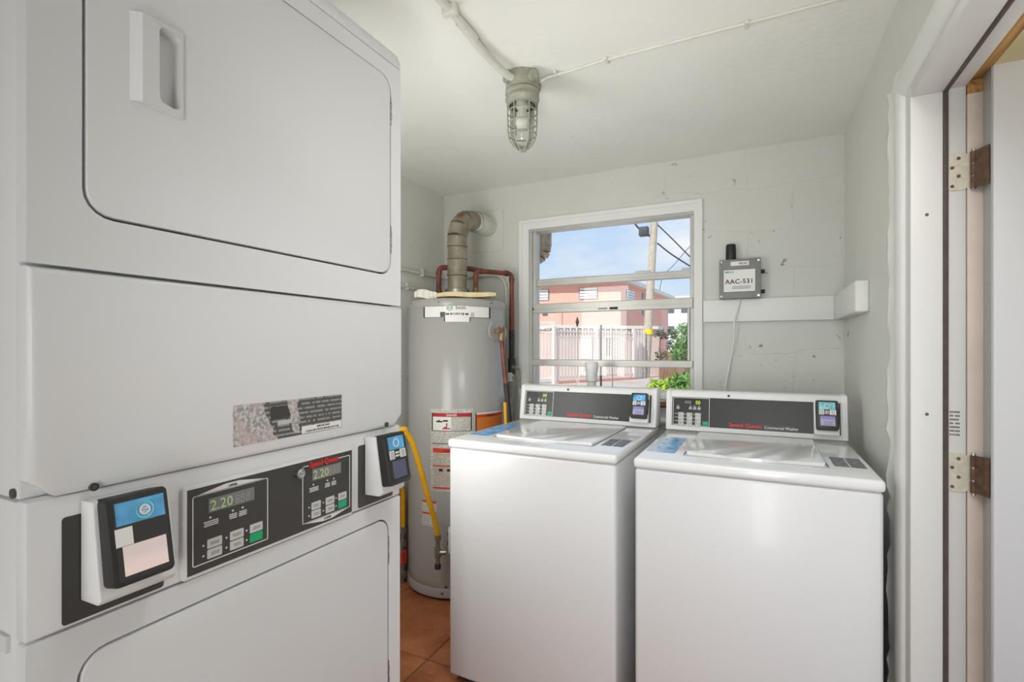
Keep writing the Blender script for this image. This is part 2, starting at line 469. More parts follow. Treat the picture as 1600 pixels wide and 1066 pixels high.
class MB:
    def __init__(self):
        self.bm = bmesh.new()
    def _bevel(self, geom_edges, b, seg):
        if b > 0:
            bmesh.ops.bevel(self.bm, geom=geom_edges, offset=b, segments=seg, affect='EDGES', profile=0.5, clamp_overlap=True)
    def box(self, x0, x1, y0, y1, z0, z1, b=0.0, seg=2):
        bm = self.bm
        vs = [bm.verts.new(p) for p in ((x0, y0, z0), (x1, y0, z0), (x1, y1, z0), (x0, y1, z0), (x0, y0, z1), (x1, y0, z1), (x1, y1, z1), (x0, y1, z1))]
        fs = [bm.faces.new([vs[i] for i in f]) for f in ((0, 3, 2, 1), (4, 5, 6, 7), (0, 1, 5, 4), (1, 2, 6, 5), (2, 3, 7, 6), (3, 0, 4, 7))]
        if b > 0:
            es = list({e for f in fs for e in f.edges})
            self._bevel(es, b, seg)
        return self
    def prism(self, poly, n0, n1, b=0.0, seg=2, only_top=False):
        """polygon in (x, y) extruded from z=n0 to z=n1"""
        bm = self.bm
        lo = [bm.verts.new((p[0], p[1], n0)) for p in poly]
        hi = [bm.verts.new((p[0], p[1], n1)) for p in poly]
        n = len(poly)
        fs = [bm.faces.new(lo[::-1]), bm.faces.new(hi)]
        for i in range(n):
            fs.append(bm.faces.new((lo[i], lo[(i + 1) % n], hi[(i + 1) % n], hi[i])))
        if b > 0:
            es = [e for e in fs[1].edges] if only_top else list({e for f in fs for e in f.edges})
            self._bevel(es, b, seg)
        return self
    def ring(self, outer, inner, n0, n1):
        bm = self.bm
        tess = tessellate_polygon([[Vector((p[0], p[1], 0)) for p in outer], [Vector((p[0], p[1], 0)) for p in inner]])
        allp = list(outer) + list(inner)
        lo = [bm.verts.new((p[0], p[1], n0)) for p in allp]
        hi = [bm.verts.new((p[0], p[1], n1)) for p in allp]
        for t in tess:
            a, b_, c_ = [allp[i] for i in t]
            ccw = (b_[0] - a[0]) * (c_[1] - a[1]) - (b_[1] - a[1]) * (c_[0] - a[0])
            if abs(ccw) < 1e-14: continue
            t = list(t) if ccw > 0 else list(t)[::-1]
            try:
                bm.faces.new([hi[i] for i in t])
                bm.faces.new([lo[i] for i in t[::-1]])
            except ValueError:
                pass
        no = len(outer)
        for i in range(no):
            j = (i + 1) % no
            bm.faces.new((lo[i], lo[j], hi[j], hi[i]))
        ni = len(inner)
        for i in range(ni):
            j = (i + 1) % ni
            bm.faces.new((lo[no + j], lo[no + i], hi[no + i], hi[no + j]))
        return self
    def tube(self, pts, r, seg=12, caps=True, radii=None):
        bm = self.bm
        pts = [Vector(p) for p in pts]
        rings = []
        n = len(pts)
        tang = []
        for i in range(n):
            a = pts[max(0, i - 1)]; b = pts[min(n - 1, i + 1)]
            tang.append((b - a).normalized())
        ref = Vector((0, 0, 1)) if abs(tang[0].z) < 0.9 else Vector((1, 0, 0))
        nrm = tang[0].cross(ref).normalized()
        for i in range(n):
            tg = tang[i]
            nrm = (nrm - tg * nrm.dot(tg))
            if nrm.length < 1e-6:
                nrm = tg.orthogonal()
            nrm.normalize()
            bn = tg.cross(nrm)
            rr = radii[i] if radii else r
            rings.append([bm.verts.new(pts[i] + nrm * (rr * math.cos(2 * PI * k / seg)) + bn * (rr * math.sin(2 * PI * k / seg))) for k in range(seg)])
        for i in range(n - 1):
            for k in range(seg):
                j = (k + 1) % seg
                bm.faces.new((rings[i][k], rings[i][j], rings[i + 1][j], rings[i + 1][k]))
        if caps:
            bm.faces.new(rings[0][::-1])
            bm.faces.new(rings[-1])
        return self
    def cyl(self, p0, p1, r, r1=None, seg=16):
        return self.tube([p0, p1], r, seg, True, [r, r if r1 is None else r1])
    def lathe(self, prof, seg=32, c=(0, 0, 0)):
        """profile of (radius, z) from bottom to top, about a vertical axis"""
        bm = self.bm
        rings = []
        for (r, z) in prof:
            if r < 1e-6:
                rings.append([bm.verts.new((c[0], c[1], c[2] + z))])
            else:
                rings.append([bm.verts.new((c[0] + r * math.cos(2 * PI * k / seg), c[1] + r * math.sin(2 * PI * k / seg), c[2] + z)) for k in range(seg)])
        for a, b in zip(rings, rings[1:]):
            for k in range(seg):
                j = (k + 1) % seg
                if len(a) == 1 and len(b) == 1: continue
                if len(a) == 1: bm.faces.new((a[0], b[j], b[k]))
                elif len(b) == 1: bm.faces.new((a[k], a[j], b[0]))
                else: bm.faces.new((a[k], a[j], b[j], b[k]))
        return self
    def torus(self, c, R, r, axis='z', seg=24, rs=8):
        pts = []
        for i in range(seg + 1):
            a = 2 * PI * i / seg
            if axis == 'z': pts.append((c[0] + R * math.cos(a), c[1] + R * math.sin(a), c[2]))
            elif axis == 'x': pts.append((c[0], c[1] + R * math.cos(a), c[2] + R * math.sin(a)))
            else: pts.append((c[0] + R * math.cos(a), c[1], c[2] + R * math.sin(a)))
        return self.tube(pts, r, rs)
    def arc_patch(self, R, a0, a1, z0, z1, th=0.0006, seg=14):
        """thin curved plate hugging a vertical cylinder of radius R about the origin"""
        bm = self.bm
        cols = []
        for i in range(seg + 1):
            a = a0 + (a1 - a0) * i / seg
            ca, sa = math.cos(a), math.sin(a)
            cols.append([bm.verts.new((rr * ca, rr * sa, zz)) for rr, zz in ((R, z0), (R + th, z0), (R + th, z1), (R, z1))])
        for a, b in zip(cols, cols[1:]):
            for k in range(4):
                j = (k + 1) % 4
                bm.faces.new((a[k], b[k], b[j], a[j]))
        bm.faces.new(cols[0]); bm.faces.new(cols[-1][::-1])
        return self
    def quad(self, *p):
        self.bm.faces.new([self.bm.verts.new(q) for q in p])
        return self
    def build(self, name, material, parent=None, mtx=None, smooth=35):
        bm = self.bm
        if mtx is not None:
            bm.transform(mtx)
        bmesh.ops.recalc_face_normals(bm, faces=bm.faces)
        me = bpy.data.meshes.new(name)
        bm.to_mesh(me)
        bm.free()
        me.materials.append(M[material] if isinstance(material, str) else material)
        if smooth:
            for p in me.polygons: p.use_smooth = True
            me.set_sharp_from_angle(angle=math.radians(smooth))
        o = bpy.data.objects.new(name, me)
        C.objects.link(o)
        if parent is not None:
            o.parent = parent
        return o

def tag(o, label, cat=None, group=None, kind=None):
    if label: o['label'] = label
    if cat: o['category'] = cat
    if group: o['group'] = group
    if kind: o['kind'] = kind
    return o
def thing(name, label, cat, loc=(0, 0, 0), rz=0.0, group=None):
    o = bpy.data.objects.new(name, None)
    o.empty_display_size = 0.1
    o.location = loc
    o.rotation_euler = (0, 0, rz)
    C.objects.link(o)
    return tag(o, label, cat, group)
def struct(o):
    o['kind'] = 'structure'
    return o

def frame(origin, u, v):
    u = Vector(u).normalized(); v = Vector(v).normalized(); n = u.cross(v)
    return Matrix(((u.x, v.x, n.x, origin[0]), (u.y, v.y, n.y, origin[1]), (u.z, v.z, n.z, origin[2]), (0, 0, 0, 1)))

def text_mb(s, size, bold=0.0, align='LEFT', depth=0.0004, spacing=1.0, shear=0.0, xscale=1.0):
    cu = bpy.data.curves.new('lettering', 'FONT')
    cu.body = s
    cu.size = size
    cu.align_x = align
    cu.offset = bold
    cu.extrude = depth / 2
    cu.resolution_u = 2
    cu.space_character = spacing
    cu.shear = shear
    o = bpy.data.objects.new('lettering', cu)
    C.objects.link(o)
    dg = bpy.context.evaluated_depsgraph_get()
    dg.update()
    me = bpy.data.meshes.new_from_object(o.evaluated_get(dg))
    bpy.data.objects.remove(o)
    bpy.data.curves.remove(cu)
    mb = MB()
    mb.bm.from_mesh(me)
    bpy.data.meshes.remove(me)
    for v in mb.bm.verts:
        v.co.x *= xscale
        v.co.z += depth / 2
    return mb
def text(name, s, size, mtx, u, v, n, material, parent, **kw):
    mb = text_mb(s, size, **kw)
    return mb.build(name, material, parent, mtx @ Matrix.Translation((u, v, n)), smooth=0)

def marks(name, u, v, w, rows, rh, mtx, n, material, parent, seed_=1):
    """rows of short dashes: print too small to read; centred on u, top row at v"""
    r = random.Random(seed_)
    mb = MB()
    for k in range(rows):
        x = u - w / 2 * r.uniform(0.7, 1.0); e = u + w / 2
        while x < e - rh * 0.4:
            l = rh * r.uniform(0.7, 2.2)
            mb.prism([(x, v - rh * 1.6 * k - rh), (min(x + l, e), v - rh * 1.6 * k - rh), (min(x + l, e), v - rh * 1.6 * k), (x, v - rh * 1.6 * k)], n, n + 0.0003)
            x += l + rh * 0.35
    return mb.build(name, material, parent, mtx, smooth=0)

def smooth_path(pts, n=8):
    """Catmull-Rom through the points"""
    P = [Vector(p) for p in pts]
    P = [P[0] * 2 - P[1]] + P + [P[-1] * 2 - P[-2]]
    out = []
    for i in range(1, len(P) - 2):
        for k in range(n):
            t = k / n
            a, b, c, d = P[i - 1], P[i], P[i + 1], P[i + 2]
            out.append(0.5 * ((2 * b) + (c - a) * t + (2 * a - 5 * b + 4 * c - d) * t * t + (3 * b - a - 3 * c + d) * t ** 3))
    out.append(P[-2])
    return out
def round_path(pts, r, n=6):
    """straight runs joined by round elbows of radius r"""
    P = [Vector(p) for p in pts]
    out = [P[0]]
    for i in range(1, len(P) - 1):
        a = (P[i - 1] - P[i]).normalized(); b = (P[i + 1] - P[i]).normalized()
        s = P[i] + a * r; e = P[i] + b * r
        for k in range(n + 1):
            t = k / n
            out.append(s * (1 - t) ** 2 + P[i] * 2 * t * (1 - t) + e * t * t)
    out.append(P[-1])
    return out

# ================================================================== THE ROOM
XL, XR, YB, YF, ZC = -1.80, 0.345, 2.70, -1.60, 2.24
WT = 0.105
# floor with terracotta tiles
floor = struct(MB().box(XL, XR + WT, YF, YB, -0.10, -0.004).build('floor', 'grout', smooth=0))
TS, JX, JY = 0.457, -1.222, 1.710
tile_me = None
ix0 = math.floor((XL - JX) / TS); ix1 = math.ceil((XR + WT - JX) / TS)
iy0 = math.floor((YF - JY) / TS); iy1 = math.ceil((YB - JY) / TS)
tile_cache = {}
for i in range(ix0, ix1):
    for j in range(iy0, iy1):
        x0 = max(JX + i * TS, XL + 0.002) + 0.003; x1 = min(JX + (i + 1) * TS, XR - 0.002) - 0.003
        y0 = max(JY + j * TS, YF + 0.002) + 0.003; y1 = min(JY + (j + 1) * TS, YB - 0.002) - 0.003
        if x1 - x0 < 0.02 or y1 - y0 < 0.02: continue
        key = (round(x1 - x0, 4), round(y1 - y0, 4))
        if key not in tile_cache:
            o = MB().box(0, key[0], 0, key[1], -0.008, 0.0, 0.0025, 1).build('floor_tile', 'tile', floor)
            tile_cache[key] = o.data
        else:
            o = bpy.data.objects.new('floor_tile', tile_cache[key])
            C.objects.link(o)
            o.parent = floor
        o.location = (x0, y0, random.uniform(-0.001, 0.0))

ceiling = struct(MB().box(XL - 0.15, XR + WT + 0.02, YF - 0.15, YB + 0.15, ZC, ZC + 0.16).build('ceiling', 'ceiling', smooth=0))
wall_left = struct(MB().box(XL - 0.15, XL, YF - 0.15, YB + 0.15, -0.1, ZC).build('wall_left', 'wall_x', smooth=0))
wall_front = struct(MB().box(XL, XR + WT, YF - 0.15, YF, -0.1, ZC).build('wall_front', 'wall_y', smooth=0))
# back wall with the window opening
WX0, WX1, WZ0, WZ1 = -1.215, -0.290, 1.035, 1.975
mb = MB()
outer = [(XL, -0.1), (XR + WT, -0.1), (XR + WT, ZC), (XL, ZC)]
inner = [(WX0, WZ0), (WX1, WZ0), (WX1, WZ1), (WX0, WZ1)]
mb.ring(outer, inner, 0, 0.15)
wall_back = struct(mb.build('wall_back', 'wall_y', None, frame((0, YB + 0.15, 0), (1, 0, 0), (0, 0, 1)), smooth=0))
# right wall with the door opening
DY0, DY1, DZ = 0.700, 1.585, 1.925
outer = [(YF, -0.1), (YB, -0.1), (YB, ZC), (YF, ZC)]
inner = [(DY0, -0.09), (DY1, -0.09), (DY1, DZ), (DY0, DZ)]
mb = MB().ring(outer, inner, -WT, 0)
# (u, v, n) -> (y, z, x)
YZX = Matrix(((0, 0, 1, 0), (1, 0, 0, 0), (0, 1, 0, 0), (0, 0, 0, 1)))
wall_right = struct(mb.build('wall_right', 'wall_x', None, Matrix.Translation((XR + WT, 0, 0)) @ YZX, smooth=0))
# crumbly plaster ridge beside the door casing
mb = MB()
N = 60
prev = None
rnd = random.Random(3)
for k in range(N + 1):
    z = 0.02 + k / N * 1.98
    w0 = 1.765 + rnd.uniform(-0.006, 0.006); w1 = 1.812 + rnd.uniform(-0.018, 0.016)
    d = rnd.uniform(0.006, 0.017)
    row = [mb.bm.verts.new((XR, w0, z)), mb.bm.verts.new((XR - d, w0 + 0.008, z)), mb.bm.verts.new((XR - d * 0.8, w1 - 0.010, z)), mb.bm.verts.new((XR, w1, z))]
    if prev:
        for a in range(3):
            mb.bm.faces.new((prev[a], prev[a + 1], row[a + 1], row[a]))
    prev = row
mb.build('plaster_ridge', 'wall_x', wall_right, smooth=60)

# boxed-in boards on the walls
t1 = struct(MB().box(-0.250, 0.303, YB - 0.022, YB, 1.404, 1.513, 0.003).build('trim_1', 'trim'))
tag(t1, 'white painted horizontal board on the back wall under the grey box')
t2 = struct(MB().box(0.303, XR, 2.126, YB, 1.402, 1.513, 0.006, 3).build('trim_2', 'trim'))
tag(t2, 'thick white painted board end on the right wall')

# ------------------------------------------------------------------ window
win = struct(thing('window_1', 'white framed window with three horizontal sash rails', None, ((WX0 + WX1) / 2, YB, WZ0)))
IW = Matrix.Translation((-(WX0 + WX1) / 2, -YB, -WZ0))
YW = frame((0, YB, 0), (1, 0, 0), (0, 0, 1))          # n points towards the room
IY = IW @ YW
# casing: outer bead and inner flat step
mb = MB().ring([(-1.268, 1.0), (-0.255, 1.0), (-0.255, 2.024), (-1.268, 2.024)], [(-1.247, 1.02), (-0.272, 1.02), (-0.272, 2.005), (-1.247, 2.005)], 0, 0.014)
mb.build('casing_bead', 'trim', win, IY)
mb = MB().ring([(-1.250, 1.01), (-0.270, 1.01), (-0.270, 2.008), (-1.250, 2.008)], [(-1.208, 1.04), (-0.294, 1.04), (-0.294, 1.968), (-1.208, 1.968)], -0.02, 0.008)
mb.build('casing', 'trim', win, IY)
# window reveal frame
mb = MB().ring([(WX0, WZ0), (WX1, WZ0), (WX1, WZ1), (WX0, WZ1)], [(-1.198, 1.048), (-0.300, 1.048), (-0.300, 1.960), (-1.198, 1.960)], -0.10, -0.02)
mb.build('frame', 'alu', win, IY)
# side tracks
for (a, b) in ((-1.198, -1.176), (-0.318, -0.300)):
    MB().box(a, b, 1.048, 1.960, -0.085, -0.03, 0.002, 1).build('track', 'alu', win, IY)
def rail(name, z0, z1, n0, n1, lip=True):
    mb = MB().box(-1.196, -0.302, z0, z1, n0, n1, 0.003, 1)
    if lip: mb.box(-1.19, -0.306, z0 + (z1 - z0) * 0.42, z0 + (z1 - z0) * 0.5, n1 - 0.001, n1 + 0.004)
    return mb.build(name, 'alu', win, IY)
r1 = rail('sash_rail', 1.640, 1.680, -0.075, -0.045)
for (a, b) in ((-0.60, -0.52), (-0.36, -0.31)):
    MB().box(a, b, 1.676, 1.692, -0.06, -0.045, 0.002, 1).build('sash_stop', 'alu', r1)
r2 = rail('sash_rail', 1.480, 1.535, -0.060, -0.022)
MB().box(-0.735, -0.690, 1.4875, 1.5005, -0.0218, -0.0195).build('dark_latch', 'gap', r2, IY)
MB().box(-0.800, -0.748, 1.4895, 1.4985, -0.0218, -0.0205).build('stamped_mark', 'ink_grey', r2, IY)
MB().cyl((-1.19, 1.505, -0.022), (-1.19, 1.505, -0.016), 0.006, seg=10).build('screw', 'screw', r2, IY)
r3 = rail('sash_rail', 1.174, 1.211, -0.045, -0.012)
for o_ in r1.children:
    o_.data.transform(IY)
for (a, b, n) in ((1.680, 1.960, -0.062), (1.535, 1.640, -0.058), (1.211, 1.480, -0.040), (1.048, 1.174, -0.036)):
    MB().box(-1.176, -0.318, a, b, n - 0.004, n).build('pane', 'glass', win, IY, smooth=0)
for (a, b) in ((-1.178, -1.166), (-0.330, -0.318)):
    MB().box(a, b, 1.211, 1.480, -0.045, -0.022, 0.002, 1).build('sash_stile', 'alu', win, IY)
MB().box(-1.24, -0.28, 1.012, 1.046, -0.10, 0.03, 0.004).build('sill', 'trim', win, IY)

# ------------------------------------------------------------------ door
door = struct(thing('door_1', 'white door swung open outwards on two old hinges', None, (XR, DY1, 0)))
ID = Matrix.Translation((-XR, -DY1, 0))
def dpart(name, material, x0, x1, y0, y1, z0, z1, b=0.0, parent=door, seg=2):
    return MB().box(x0, x1, y0, y1, z0, z1, b, seg).build(name, material, parent, ID)
JZ = 1.893
# hinge-side jamb: stop step, gasket, rabbet
dpart('jamb', 'jamb', 0.336, 0.399, 1.553, 1.583, -0.02, JZ + 0.03, 0.002)
dpart('jamb', 'jamb', 0.409, 0.4445, 1.562, 1.583, -0.02, JZ + 0.03, 0.001)
MB().cyl((0.404, 1.558, -0.01), (0.404, 1.558, JZ + 0.01), 0.0065, seg=10).build('gasket', 'gasket', door, ID)
dpart('outer_stop', 'primed', 0.4465, 0.490, 1.5605, 1.600, -0.02, JZ - 0.012, 0.001)
dpart('rotten_end', 'wood', 0.4465, 0.490, 1.5605, 1.600, JZ - 0.012, JZ + 0.020, 0.001)
# head
dpart('head_jamb', 'jamb', 0.336, 0.399, DY0, 1.553, JZ, JZ + 0.03, 0.002)
dpart('head_jamb', 'jamb', 0.409, 0.4445, DY0, 1.562, JZ + 0.008, JZ + 0.03, 0.001)
MB().cyl((0.404, DY0, JZ + 0.004), (0.404, 1.562, JZ + 0.004), 0.0065, seg=10).build('gasket', 'gasket', door, ID)
dpart('head_strip', 'wood', 0.4465, 0.478, DY0, 1.60, JZ + 0.022, JZ + 0.05, 0.001)
# strike side
dpart('jamb', 'jamb', 0.336, 0.4445, DY0 + 0.002, DY0 + 0.030, -0.02, JZ, 0.002)
dpart('threshold', 'alu', 0.336, 0.46, DY0 + 0.03, 1.552, -0.004, 0.014, 0.003)
# casing on the room side: rounded bead
def casing_profile():
    pts = []
    for i in range(9):
        a = PI * i / 8
        pts.append((0.0425 - 0.0425 * math.cos(a), 0.020 * math.sin(a) ** 0.6 if 0 < i < 8 else 0.0))
    return pts
prof = casing_profile()
mb = MB(); mb.prism([(p[0], p[1]) for p in prof], -0.02, 2.0)
mb.build('casing', 'trim', door, ID @ Matrix(((0, -1, 0, XR), (1, 0, 0, 1.613), (0, 0, 1, 0), (0, 0, 0, 1))), smooth=50)
mb = MB(); mb.prism([(p[0], p[1]) for p in prof], 0.60, 1.70)
mb.build('casing', 'trim', door, ID @ Matrix(((0, -1, 0, XR), (0, 0, 1, 0), (1, 0, 0, 1.922), (0, 0, 0, 1))), smooth=50)
dpart('casing_flat', 'trim', XR - 0.006, XR, 1.584, 1.616, -0.0, 1.925, 0.001)
dpart('casing_flat', 'trim', XR - 0.006, XR, 0.62, 1.584, 1.912, 1.94, 0.001)
# slab standing open at a right angle
slab = dpart('slab', 'slab', 0.4785, 1.285, 1.512, 1.560, 0.012, 1.918, 0.0015)
MB().box(0.4755, 0.4790, 1.5150, 1.5595, 0.014, 1.916).build('edge_strip', 'edge_grey', slab, ID)
MB().box(0.4750, 0.4800, 1.5132, 1.5148, 0.014, 1.916).build('edge_seal', 'edge_grey', slab, ID)
def hinge(z0, z1, leaf_mat, rust):
    h = MB().prism(rrect(0.4080, 0.4490, z0, z1, 0.012, 4), 0, 0.0022).build('hinge', leaf_mat, door, ID @ frame((0, 1.562, 0), (1, 0, 0), (0, 0, 1)), smooth=20)
    hh = z1 - z0
    for k, (dx, fz) in enumerate(((0.022, 0.86), (0.010, 0.62), (0.022, 0.38), (0.010, 0.12))):
        MB().cyl((0.4080 + dx, 1.5598, z0 + hh * fz), (0.4080 + dx, 1.5588, z0 + hh * fz), 0.0040, seg=10).build('screw', 'screw', h, ID)
    for k in range(3):
        a = z0 + hh * (k * 0.333 + 0.01); b = z0 + hh * (k * 0.333 + 0.31)
        MB().cyl((0.4560, 1.5555, a), (0.4560, 1.5555, b), 0.0062, seg=12).build('knuckle', 'hinge_brown', h, ID)
    MB().cyl((0.4560, 1.5555, z0 - 0.004), (0.4560, 1.5555, z1 + 0.004), 0.0042, seg=10).build('pin', 'chrome', h, ID)
    # second leaf, slanting out to the slab edge
    mb = MB()
    a0, a1 = Vector((0.4585, 1.552, 0)), Vector((0.4752, 1.520, 0))
    nn = (a1 - a0).cross(Vector((0, 0, 1))).normalized() * 0.0022
    mb.bm.verts.ensure_lookup_table()
    v = [mb.bm.verts.new(p) for p in ((a0.x, a0.y, z0 + 0.002), (a1.x, a1.y, z0), (a1.x, a1.y, z1), (a0.x, a0.y, z1 - 0.002))]
    w = [mb.bm.verts.new(q.co + nn) for q in v]
    mb.bm.faces.new(v); mb.bm.faces.new(w[::-1])
    for k in range(4):
        mb.bm.faces.new((v[k], v[(k + 1) % 4], w[(k + 1) % 4], w[k]))
    mb.build('slab_leaf', 'hinge_brown', h, ID, smooth=0)
    return h
hinge(1.653, 1.742, 'hinge_cream', 0.3)
hinge(0.930, 1.022, 'hinge_cream', 0.8)
MB().box(0.4135, 0.4330, 1.5612, 1.5622, 1.060, 1.125).build('rating_plate', print_mat('plate_print', rgb(214, 214, 208), rgb(120, 118, 112), 110, 50), door, ID)
for z in (1.600, 1.113):
    MB().cyl((0.368, 1.5536, z), (0.368, 1.5526, z), 0.004, seg=10).build('screw_hole', 'screw', door, ID)
# outside soffit over the door and roof edge
soffit = struct(MB().box(XR + WT + 0.03, 1.32, -3.2, 2.9, 2.02, 2.12).build('trim_3', 'soffit', smooth=0))
tag(soffit, 'cream painted soffit outside above the door')

# ================================================================== STACKED DRYER
DX, DYO, DW = -0.765, 0.280, 0.683
dry = thing('stacked_dryer', 'tall white stacked pair of commercial dryers with two card readers', 'dryer', (DX, DYO, 0))
FD = frame((0, 0, 0), (0, 1, 0), (0, 0, 1))           # (u, v, n) on the front face
def dp(px, py):
    p = on_x(px, py, DX)
    return (p.y - DYO, p.z)
# cabinets
MB().box(-0.705, -0.024, 0.004, DW - 0.004, 0.025, 1.088, 0.004).build('lower_cabinet', 'enamel', dry)
MB().box(-0.705, -0.024, 0.002, DW - 0.002, 1.092, 1.955, 0.004).build('upper_cabinet', 'enamel', dry)
for (y, x) in ((0.06, -0.06), (DW - 0.06, -0.06), (0.06, -0.65), (DW - 0.06, -0.65)):
    MB().cyl((x, y, 0), (x, y, 0.028), 0.02, seg=12).build('foot', 'gap', dry)
# top cap strip
MB().prism([(0, 1.934), (DW, 1.934), (DW, 1.950), (DW - 0.012, 1.963), (0.012, 1.963), (0, 1.950)], -0.40, 0.0, 0.003).build('top_cap', 'enamel', dry, FD)
# generic front panel with a door
def door_panel(v0, v1, hole, dr, parent_name):
    out = rrect(0.0, DW, v0, v1, 0.004, 3)
    pan = MB().ring(out, rrect(*hole, dr), -0.024, 0.0)
    bmesh.ops.bevel(pan.bm, geom=[e for e in pan.bm.edges if all(abs(v.co.z) < 1e-6 for v in e.verts) and len(e.link_faces) == 2 and any(abs(f.normal.z) < 0.5 for f in e.link_faces)], offset=0.0001, segments=1, affect='EDGES') if False else None
    p = pan.build(parent_name, 'enamel', dry, FD, smooth=30)
    MB().prism(rrect(hole[0] - 0.002, hole[1] + 0.002, hole[2] - 0.002, hole[3] + 0.002, dr), -0.0236, -0.018).build('door_gap', 'gap', dry, FD)
    return p
UH = (0.054, 0.648, 1.441, 1.897)
up = door_panel(1.374, 1.932, UH, 0.034, 'upper_front_panel')
g = 0.0042
def pocket_hole(dv): return [(p[0], p[1] + dv) for p in rrect(0.139, 0.1715, 1.619, 1.727, 0.010, 4)]
def door_leaf(name, rect, n0, n1, dv):
    outer = rrect(*rect, 0.031)
    mb = MB().ring(outer, pocket_hole(dv), n0, n1)
    so = {(round(p[0], 5), round(p[1], 5)) for p in outer}
    es = [e for e in mb.bm.edges if len(e.link_faces) == 2 and all(abs(v.co.z - n1) < 1e-6 and (round(v.co.x, 5), round(v.co.y, 5)) in so for v in e.verts)
          and any(abs(q.co.z - n0) < 1e-6 for f in e.link_faces for q in f.verts)]
    bmesh.ops.bevel(mb.bm, geom=es, offset=0.005, segments=3, affect='EDGES', profile=0.5, clamp_overlap=True)
    return mb.build(name, 'enamel', dry, FD)
ud = door_leaf('upper_door', (UH[0] + g, UH[1] - g, UH[2] + g, UH[3] - 0.0025), -0.018, 0.0015, 0)
# finger pull: raised block with a pocket
def dry_handle(parent, du, dv):
    poly = [(0.1065, 1.609), (0.1760, 1.609), (0.1760, 1.736), (0.1065, 1.730)]
    hole = rrect(0.139, 0.1715, 1.619, 1.727, 0.010, 4)
    mb = MB().ring([(p[0] + du, p[1] + dv) for p in poly], [(p[0] + du, p[1] + dv) for p in hole], 0.0014, 0.014)
    for v in mb.bm.verts:
        u = v.co.x - du
        if v.co.z > 0.01:
            # right end sinks towards the door face, left edge slopes
            v.co.z = 0.0135 if u < 0.13 else 0.0135 - (u - 0.13) * 0.19
            if u < 0.108: v.co.x += 0.010
    mb.build('handle', 'enamel', parent, FD, smooth=30)
    mb = MB().prism([(p[0] + du, p[1] + dv) for p in hole], -0.0178, -0.0120)
    mb.build('handle_pocket', 'plastic_white', parent, FD, smooth=0)
dry_handle(ud, 0, 0)
def dry_hinge(v0, v1, parent):
    mb = MB()
    n = 5
    for k in range(n):
        a = v0 + (v1 - v0) * (k + 0.06) / n; b = v0 + (v1 - v0) * (k + 0.94) / n
        mb.cyl((UH[1] - 0.0005 + (0.0012 if k % 2 else 0), a, -0.002), (UH[1] - 0.0005 + (0.0012 if k % 2 else 0), b, -0.002), 0.0035, seg=8)
    mb.build('door_hinge', 'steel', parent, FD)
dry_hinge(1.790, 1.854, ud); dry_hinge(1.492, 1.557, ud)
# panel under the upper door: bulges a little, lower corners cut
mb = MB().prism([(0.0, 1.118), (0.028, 1.094), (DW - 0.028, 1.094), (DW, 1.118), (DW, 1.370), (0.0, 1.370)], -0.024, 0.006, 0.008, 3, True)
lp = mb.build('upper_access_panel', 'enamel', dry, FD)
for (px, py) in ((142, 760), (600, 663)):
    u, v = dp(px, py)
    MB().cyl((u, v, 0.004), (u, v, 0.009), 0.0052, seg=12).build('screw', 'screw', lp, FD)
    MB().torus((u, v, 0.0085), 0.0038, 0.0009).build('screw_rim', 'ink_black', lp, FD)
# side screws and seams near the corner
for z in (1.10,):
    MB().cyl((-0.035, 0.0035, z), (-0.035, -0.001, z), 0.006, seg=10).build('screw', 'screw', dry)
# torn notice on the access panel
def flat(name, material, u0, u1, v0, v1, n, th, parent, mtx, r=0.0):
    poly = rrect(u0, u1, v0, v1, r, 3) if r else [(u0, v0), (u1, v0), (u1, v1), (u0, v1)]
    return MB().prism(poly, n, n + th).build(name, material, parent, mtx, smooth=0)
def torn_mat():
    t = NT('torn_notice')
    p = t.p
    p.inputs['Roughness'].default_value = 0.6
    tc = t.new('ShaderNodeTexCoord')
    n1 = t.new('ShaderNodeTexNoise', Scale=170.0, Detail=4.0)
    n2 = t.new('ShaderNodeTexNoise', Scale=28.0, Detail=4.0)
    t.link(tc.outputs['Object'], n1.inputs['Vector'])
    t.link(tc.outputs['Object'], n2.inputs['Vector'])
    r = t.new('ShaderNodeValToRGB')
    r.color_ramp.elements[0].position = 0.42; r.color_ramp.elements[0].color = rgb(150, 147, 143)
    r.color_ramp.elements[1].position = 0.60; r.color_ramp.elements[1].color = rgb(204, 201, 196)
    t.link(n1.outputs['Fac'], r.inputs[0])
    m = t.new('ShaderNodeMixRGB'); m.inputs['Color2'].default_value = rgb(200, 178, 176)
    mr = t.new('ShaderNodeMapRange'); mr.inputs['From Min'].default_value = 0.5; mr.inputs['From Max'].default_value = 0.62; mr.inputs['To Max'].default_value = 0.6
    t.link(n2.outputs['Fac'], mr.inputs['Value'])
    t.link(mr.outputs[0], m.inputs['Fac']); t.link(r.outputs[0], m.inputs['Color1'])
    t.link(m.outputs[0], p.inputs['Base Color'])
    return t.m
M['torn'] = torn_mat()
NB = 0.0062
LU0, LU1, LV0, LV1 = 0.254, 0.4875, 1.1145, 1.1810
lab = flat('warning_notice', 'fine_dark', LU0, LU1, LV0, LV1, NB, 0.0004, lp, FD)
rn = random.Random(5)
def ragged(u0, u1l, v0, v1, seedv):
    r2 = random.Random(seedv)
    n = 16
    right = [(u1l(v0 + (v1 - v0) * k / n) + r2.uniform(-0.003, 0.003), v0 + (v1 - v0) * k / n) for k in range(n + 1)]
    left = [(u0(v0 + (v1 - v0) * k / n) + r2.uniform(-0.0015, 0.0015), v0 + (v1 - v0) * k / n) for k in range(n, -1, -1)]
    return right + left
